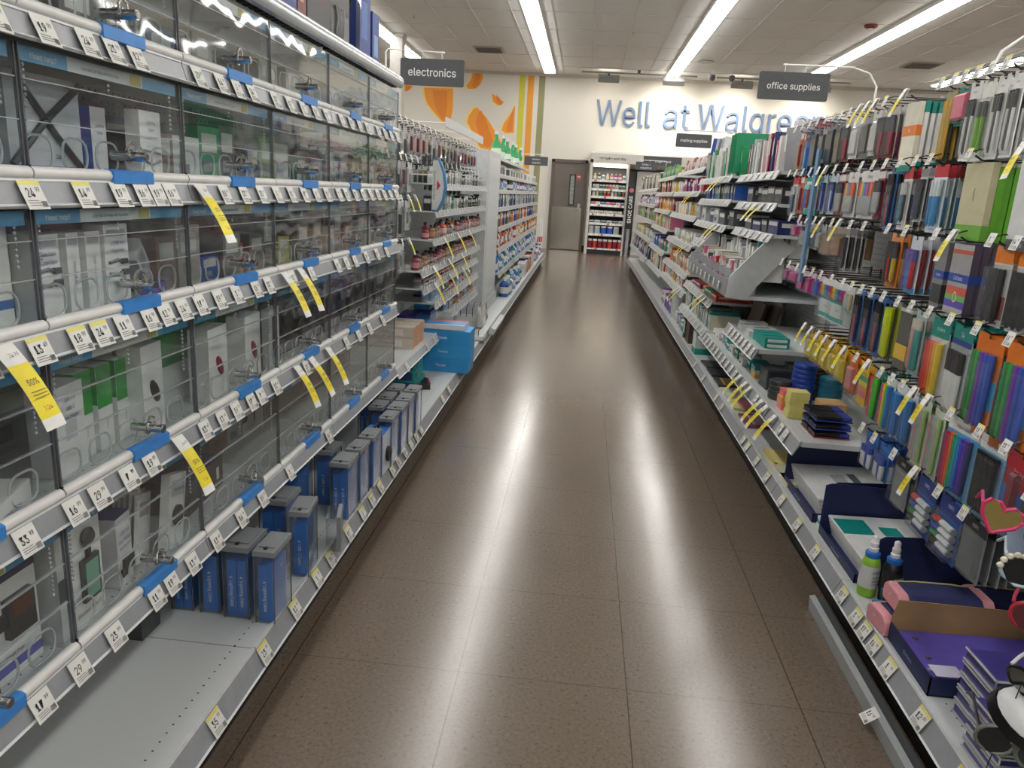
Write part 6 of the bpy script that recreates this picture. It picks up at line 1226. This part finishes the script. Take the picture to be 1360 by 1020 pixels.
    for k, (x, y, z, t, c, rt) in enumerate([(.905, 1.39, .69, 'FROZEN', '#a9bed6', (0, R(-12), 0)), (.93, 1.31, .45, 'KiDZ!', '#26262a', (R(10), R(50), 0)), (.88, 1.24, .27, 'KiDZ!', '#26262a', (R(20), R(20), .3)), (.94, 1.26, .29, 'KiDZ!', '#26262a', (R(10), R(-20), .1))]):
        carton('sunglasses_card', ['pale blue printed card behind the pink heart sunglasses', 'dark card standing behind the black sunglasses', 'dark card with white lettering by the green pouches', 'second dark lettered card beside the orange pouch'][k], 'card', (.1 if k == 0 else .07, .002, .1 if k == 0 else .05), c, (x, y, z-.05), 0, [('-Y', -.5, -.5, .5, -.25, '#8a7ab8')] if k == 0 else [], [('-Y', 0, .2 if k == 0 else 0, .02, INK and '#20242c' if k == 0 else '#e2e2e2', t)], rot=rt)
    b = MB(); b.prism([(0, 0), (.2, 0), (.2, .12), (.02, .06)], 0, .002, mat('#dcdcdc', .4)); tag(b.build('white_card', None, (.86, 1.36, .72), (0, 0, -.3)), 'plain white card corner behind the pink heart sunglasses', 'card')
    root = thing('toy_visor', 'white and black visor with a blue star on the sunglasses display', 'visor', (.9, 1.3, .385), 0, None, (R(15), R(25), R(-20)))
    b = MB(); b.lathe([(.001, .03), (.03, .026), (.05, .01), (.056, -.01)], mat('#dcdde0', .35), 18); b.build('shell', root, smooth=True)
    b = MB(); b.lathe([(.057, -.012), (.062, -.008), (.062, -.03), (.05, -.036)], mat('#151518', .3), 18); b.build('visor_band', root, smooth=True)
    b = MB(); b.add([(.012*(1 if k % 2 == 0 else .45)*math.cos(k*math.pi/5), .012*(1 if k % 2 == 0 else .45)*math.sin(k*math.pi/5), 0) for k in range(10)], [tuple(range(10))], mat('#5fa8d0', .4), T(-.01, -.03, .029) @ Matrix.Rotation(R(35), 4, 'X')); b.build('star', root)
    # arch rod at the top right
    b = MB(); b.tube([(-.17, 0, -.1), (-.165, 0, -.02), (-.14, 0, .05), (-.09, 0, .09), (.1, 0, .1), (.25, 0, .1), (.3, 0, .05), (.31, 0, -.14)], .005, WHITE, 6); tag(b.build('sign_arch', None, (1.32, 2.5, 1.705), smooth=True), 'white bent sign rod rising above the nearest pen racks', 'sign rod')
right_front()

# ------------------------------------------------------------------ lit cabinet on the back wall
def back_cabinet():
    root = thing('wall_cabinet', 'white framed wall cabinet headed energize your day at the aisle end', 'cabinet', (.1, 17.25, 0))
    fm = mat('#c9c6c0', .5)
    b = MB(); b.box(-.06, 0, 0, .74, 0, 2.05, fm); b.build('side_panel', root)
    b = MB(); b.box(.76, .8, 0, .74, 0, 2.0, fm); b.build('side_panel', root)
    b = MB(); b.box(0, 2.9, .6, .74, .1, 1.95, mat('#77777a', .5)); b.build('back_panel', root)
    b = MB(); b.box(0, .76, 0, .6, 0, .1, INK); b.build('plinth', root)
    b = MB(); b.prism([(0, 1.98), (.0, 2.18), (.05, 2.22), (.74, 2.22), (.74, 1.9), (.3, 1.9)], -.06, 2.95, fm, 'x'); hd = b.build('header', root)
    b = MB(); b.text('energize your day', .1, INK, Matrix.Translation((.42, -.004, 2.08)) @ FR['-Y'].to_4x4(), .012); b.build('lettering', hd)
    b = MB(); b.box(1.08, 1.9, -.02, 0, 1.98, 2.17, mat('#47494d', .5)); b.text('cough + cold', .08, WHITE, Matrix.Translation((1.5, -.022, 2.07)) @ FR['-Y'].to_4x4()); b.build('dark_header', hd)
    b = MB(); b.box(.02, .74, .1, .2, 1.9, 1.93, emis('#fff3dc', 5.)); b.build('lamp_tube', root)
    kinds = [(1.62, 'bottle', .08, .14, ['yellow', 'black', 'white', 'yellow', 'pink', 'purple', 'red', 'white']), (1.43, 'box', .06, .1, ['silver', 'white', 'charcoal', 'green', 'red', 'orange']), (1.27, 'jar', .07, .1, ['white', 'tan', 'green', 'red', 'red']), (1.09, 'box', .1, .06, ['red', 'white', 'blue', 'pink']),
             (.89, 'box', .09, .07, ['white', 'white', 'tan']), (.69, 'box', .12, .06, ['charcoal', 'silver']), (.45, 'jar', .13, .17, ['silver', 'silver', 'blue', 'blue']), (.13, 'jar', .1, .2, ['crimson', 'red', 'crimson', 'crimson', 'red'])]
    for i, (z, kd, w, h, cols) in enumerate(kinds):
        r = thing('cabinet_shelf', 'cabinet shelf with white price edge, %s from the top' % ORD[i], 'shelf', (.1, 17.25, z))
        b = MB(); b.box(.005, .755, .03, .59, -.015, 0, DECK); b.build('deck', r); b = MB(); b.box(.005, .755, .015, .03, -.045, .005, mat('#e0dedb', .4)); 
        for k in range(6): b.rect(.05+.12*k, -.04, .1+.12*k, .0, mat('#c8605a', .5) if (k+i) % 4 == 0 else mat('#f0f0ee', .5), Matrix.Translation((0, .0145, 0)) @ FR['-Y'].to_4x4())
        b.build('price_edge', r)
        x = .06; j = 0; cnt = {}
        while x < .74:
            c = cols[j % len(cols)]; cnt[c] = cnt.get(c, 0)+1
            o = inst(item_mesh(kd, w, w*.9, h, NM[c], 'L'), {'bottle': 'drink_bottle', 'jar': 'supplement_jar', 'box': 'snack_box'}[kd], None, (.1+x, 17.25+.1, z+.001), (0, 0, -math.pi/2))
            tag(o, '%s %s on the %s shelf of the wall cabinet, %s %s from left' % (c, kd, ORD[i], ORD[cnt[c]-1], c), kd); x += w+.012; j += 1
    # shoe care panel and goods beyond
    root = thing('category_panel', 'tall black panel with vertical white letters SHOE CARE', 'sign', (.98, 17.15, .6))
    b = MB(); b.box(-.08, .08, -.01, .01, 0, .9, mat('#1b1b1d', .5)); bd = b.build('board', root)
    b = MB(); b.text('SHOE CARE', .15, WHITE, Matrix.Translation((.0, -.012, .42)) @ FR['-Y'].to_4x4() @ Matrix.Rotation(R(90), 4, 'Z'), .012); b.build('lettering', bd)
    b = MB(); b.lathe([(.03, 0), (.05, .002), (.03, .004)], mat('#c86a70', .5), 14, M=Matrix.Translation((0, -.012, .83)) @ FR['-Y'].to_4x4()); b.build('emblem', bd)
    b = MB(); b.box(-.03, .03, 0, .1, -.6, 0, mat('#8f9396', .4)); b.build('support', root)
    b = MB(); b.box(0, 2., 0, .04, 0, 1.85, mat('#c9c6c2', .5)); tag(b.build('partition_panel', None, (1.1, 17.6, 0)), 'pale partition panel behind the shoe care sign', 'panel')
back_cabinet()
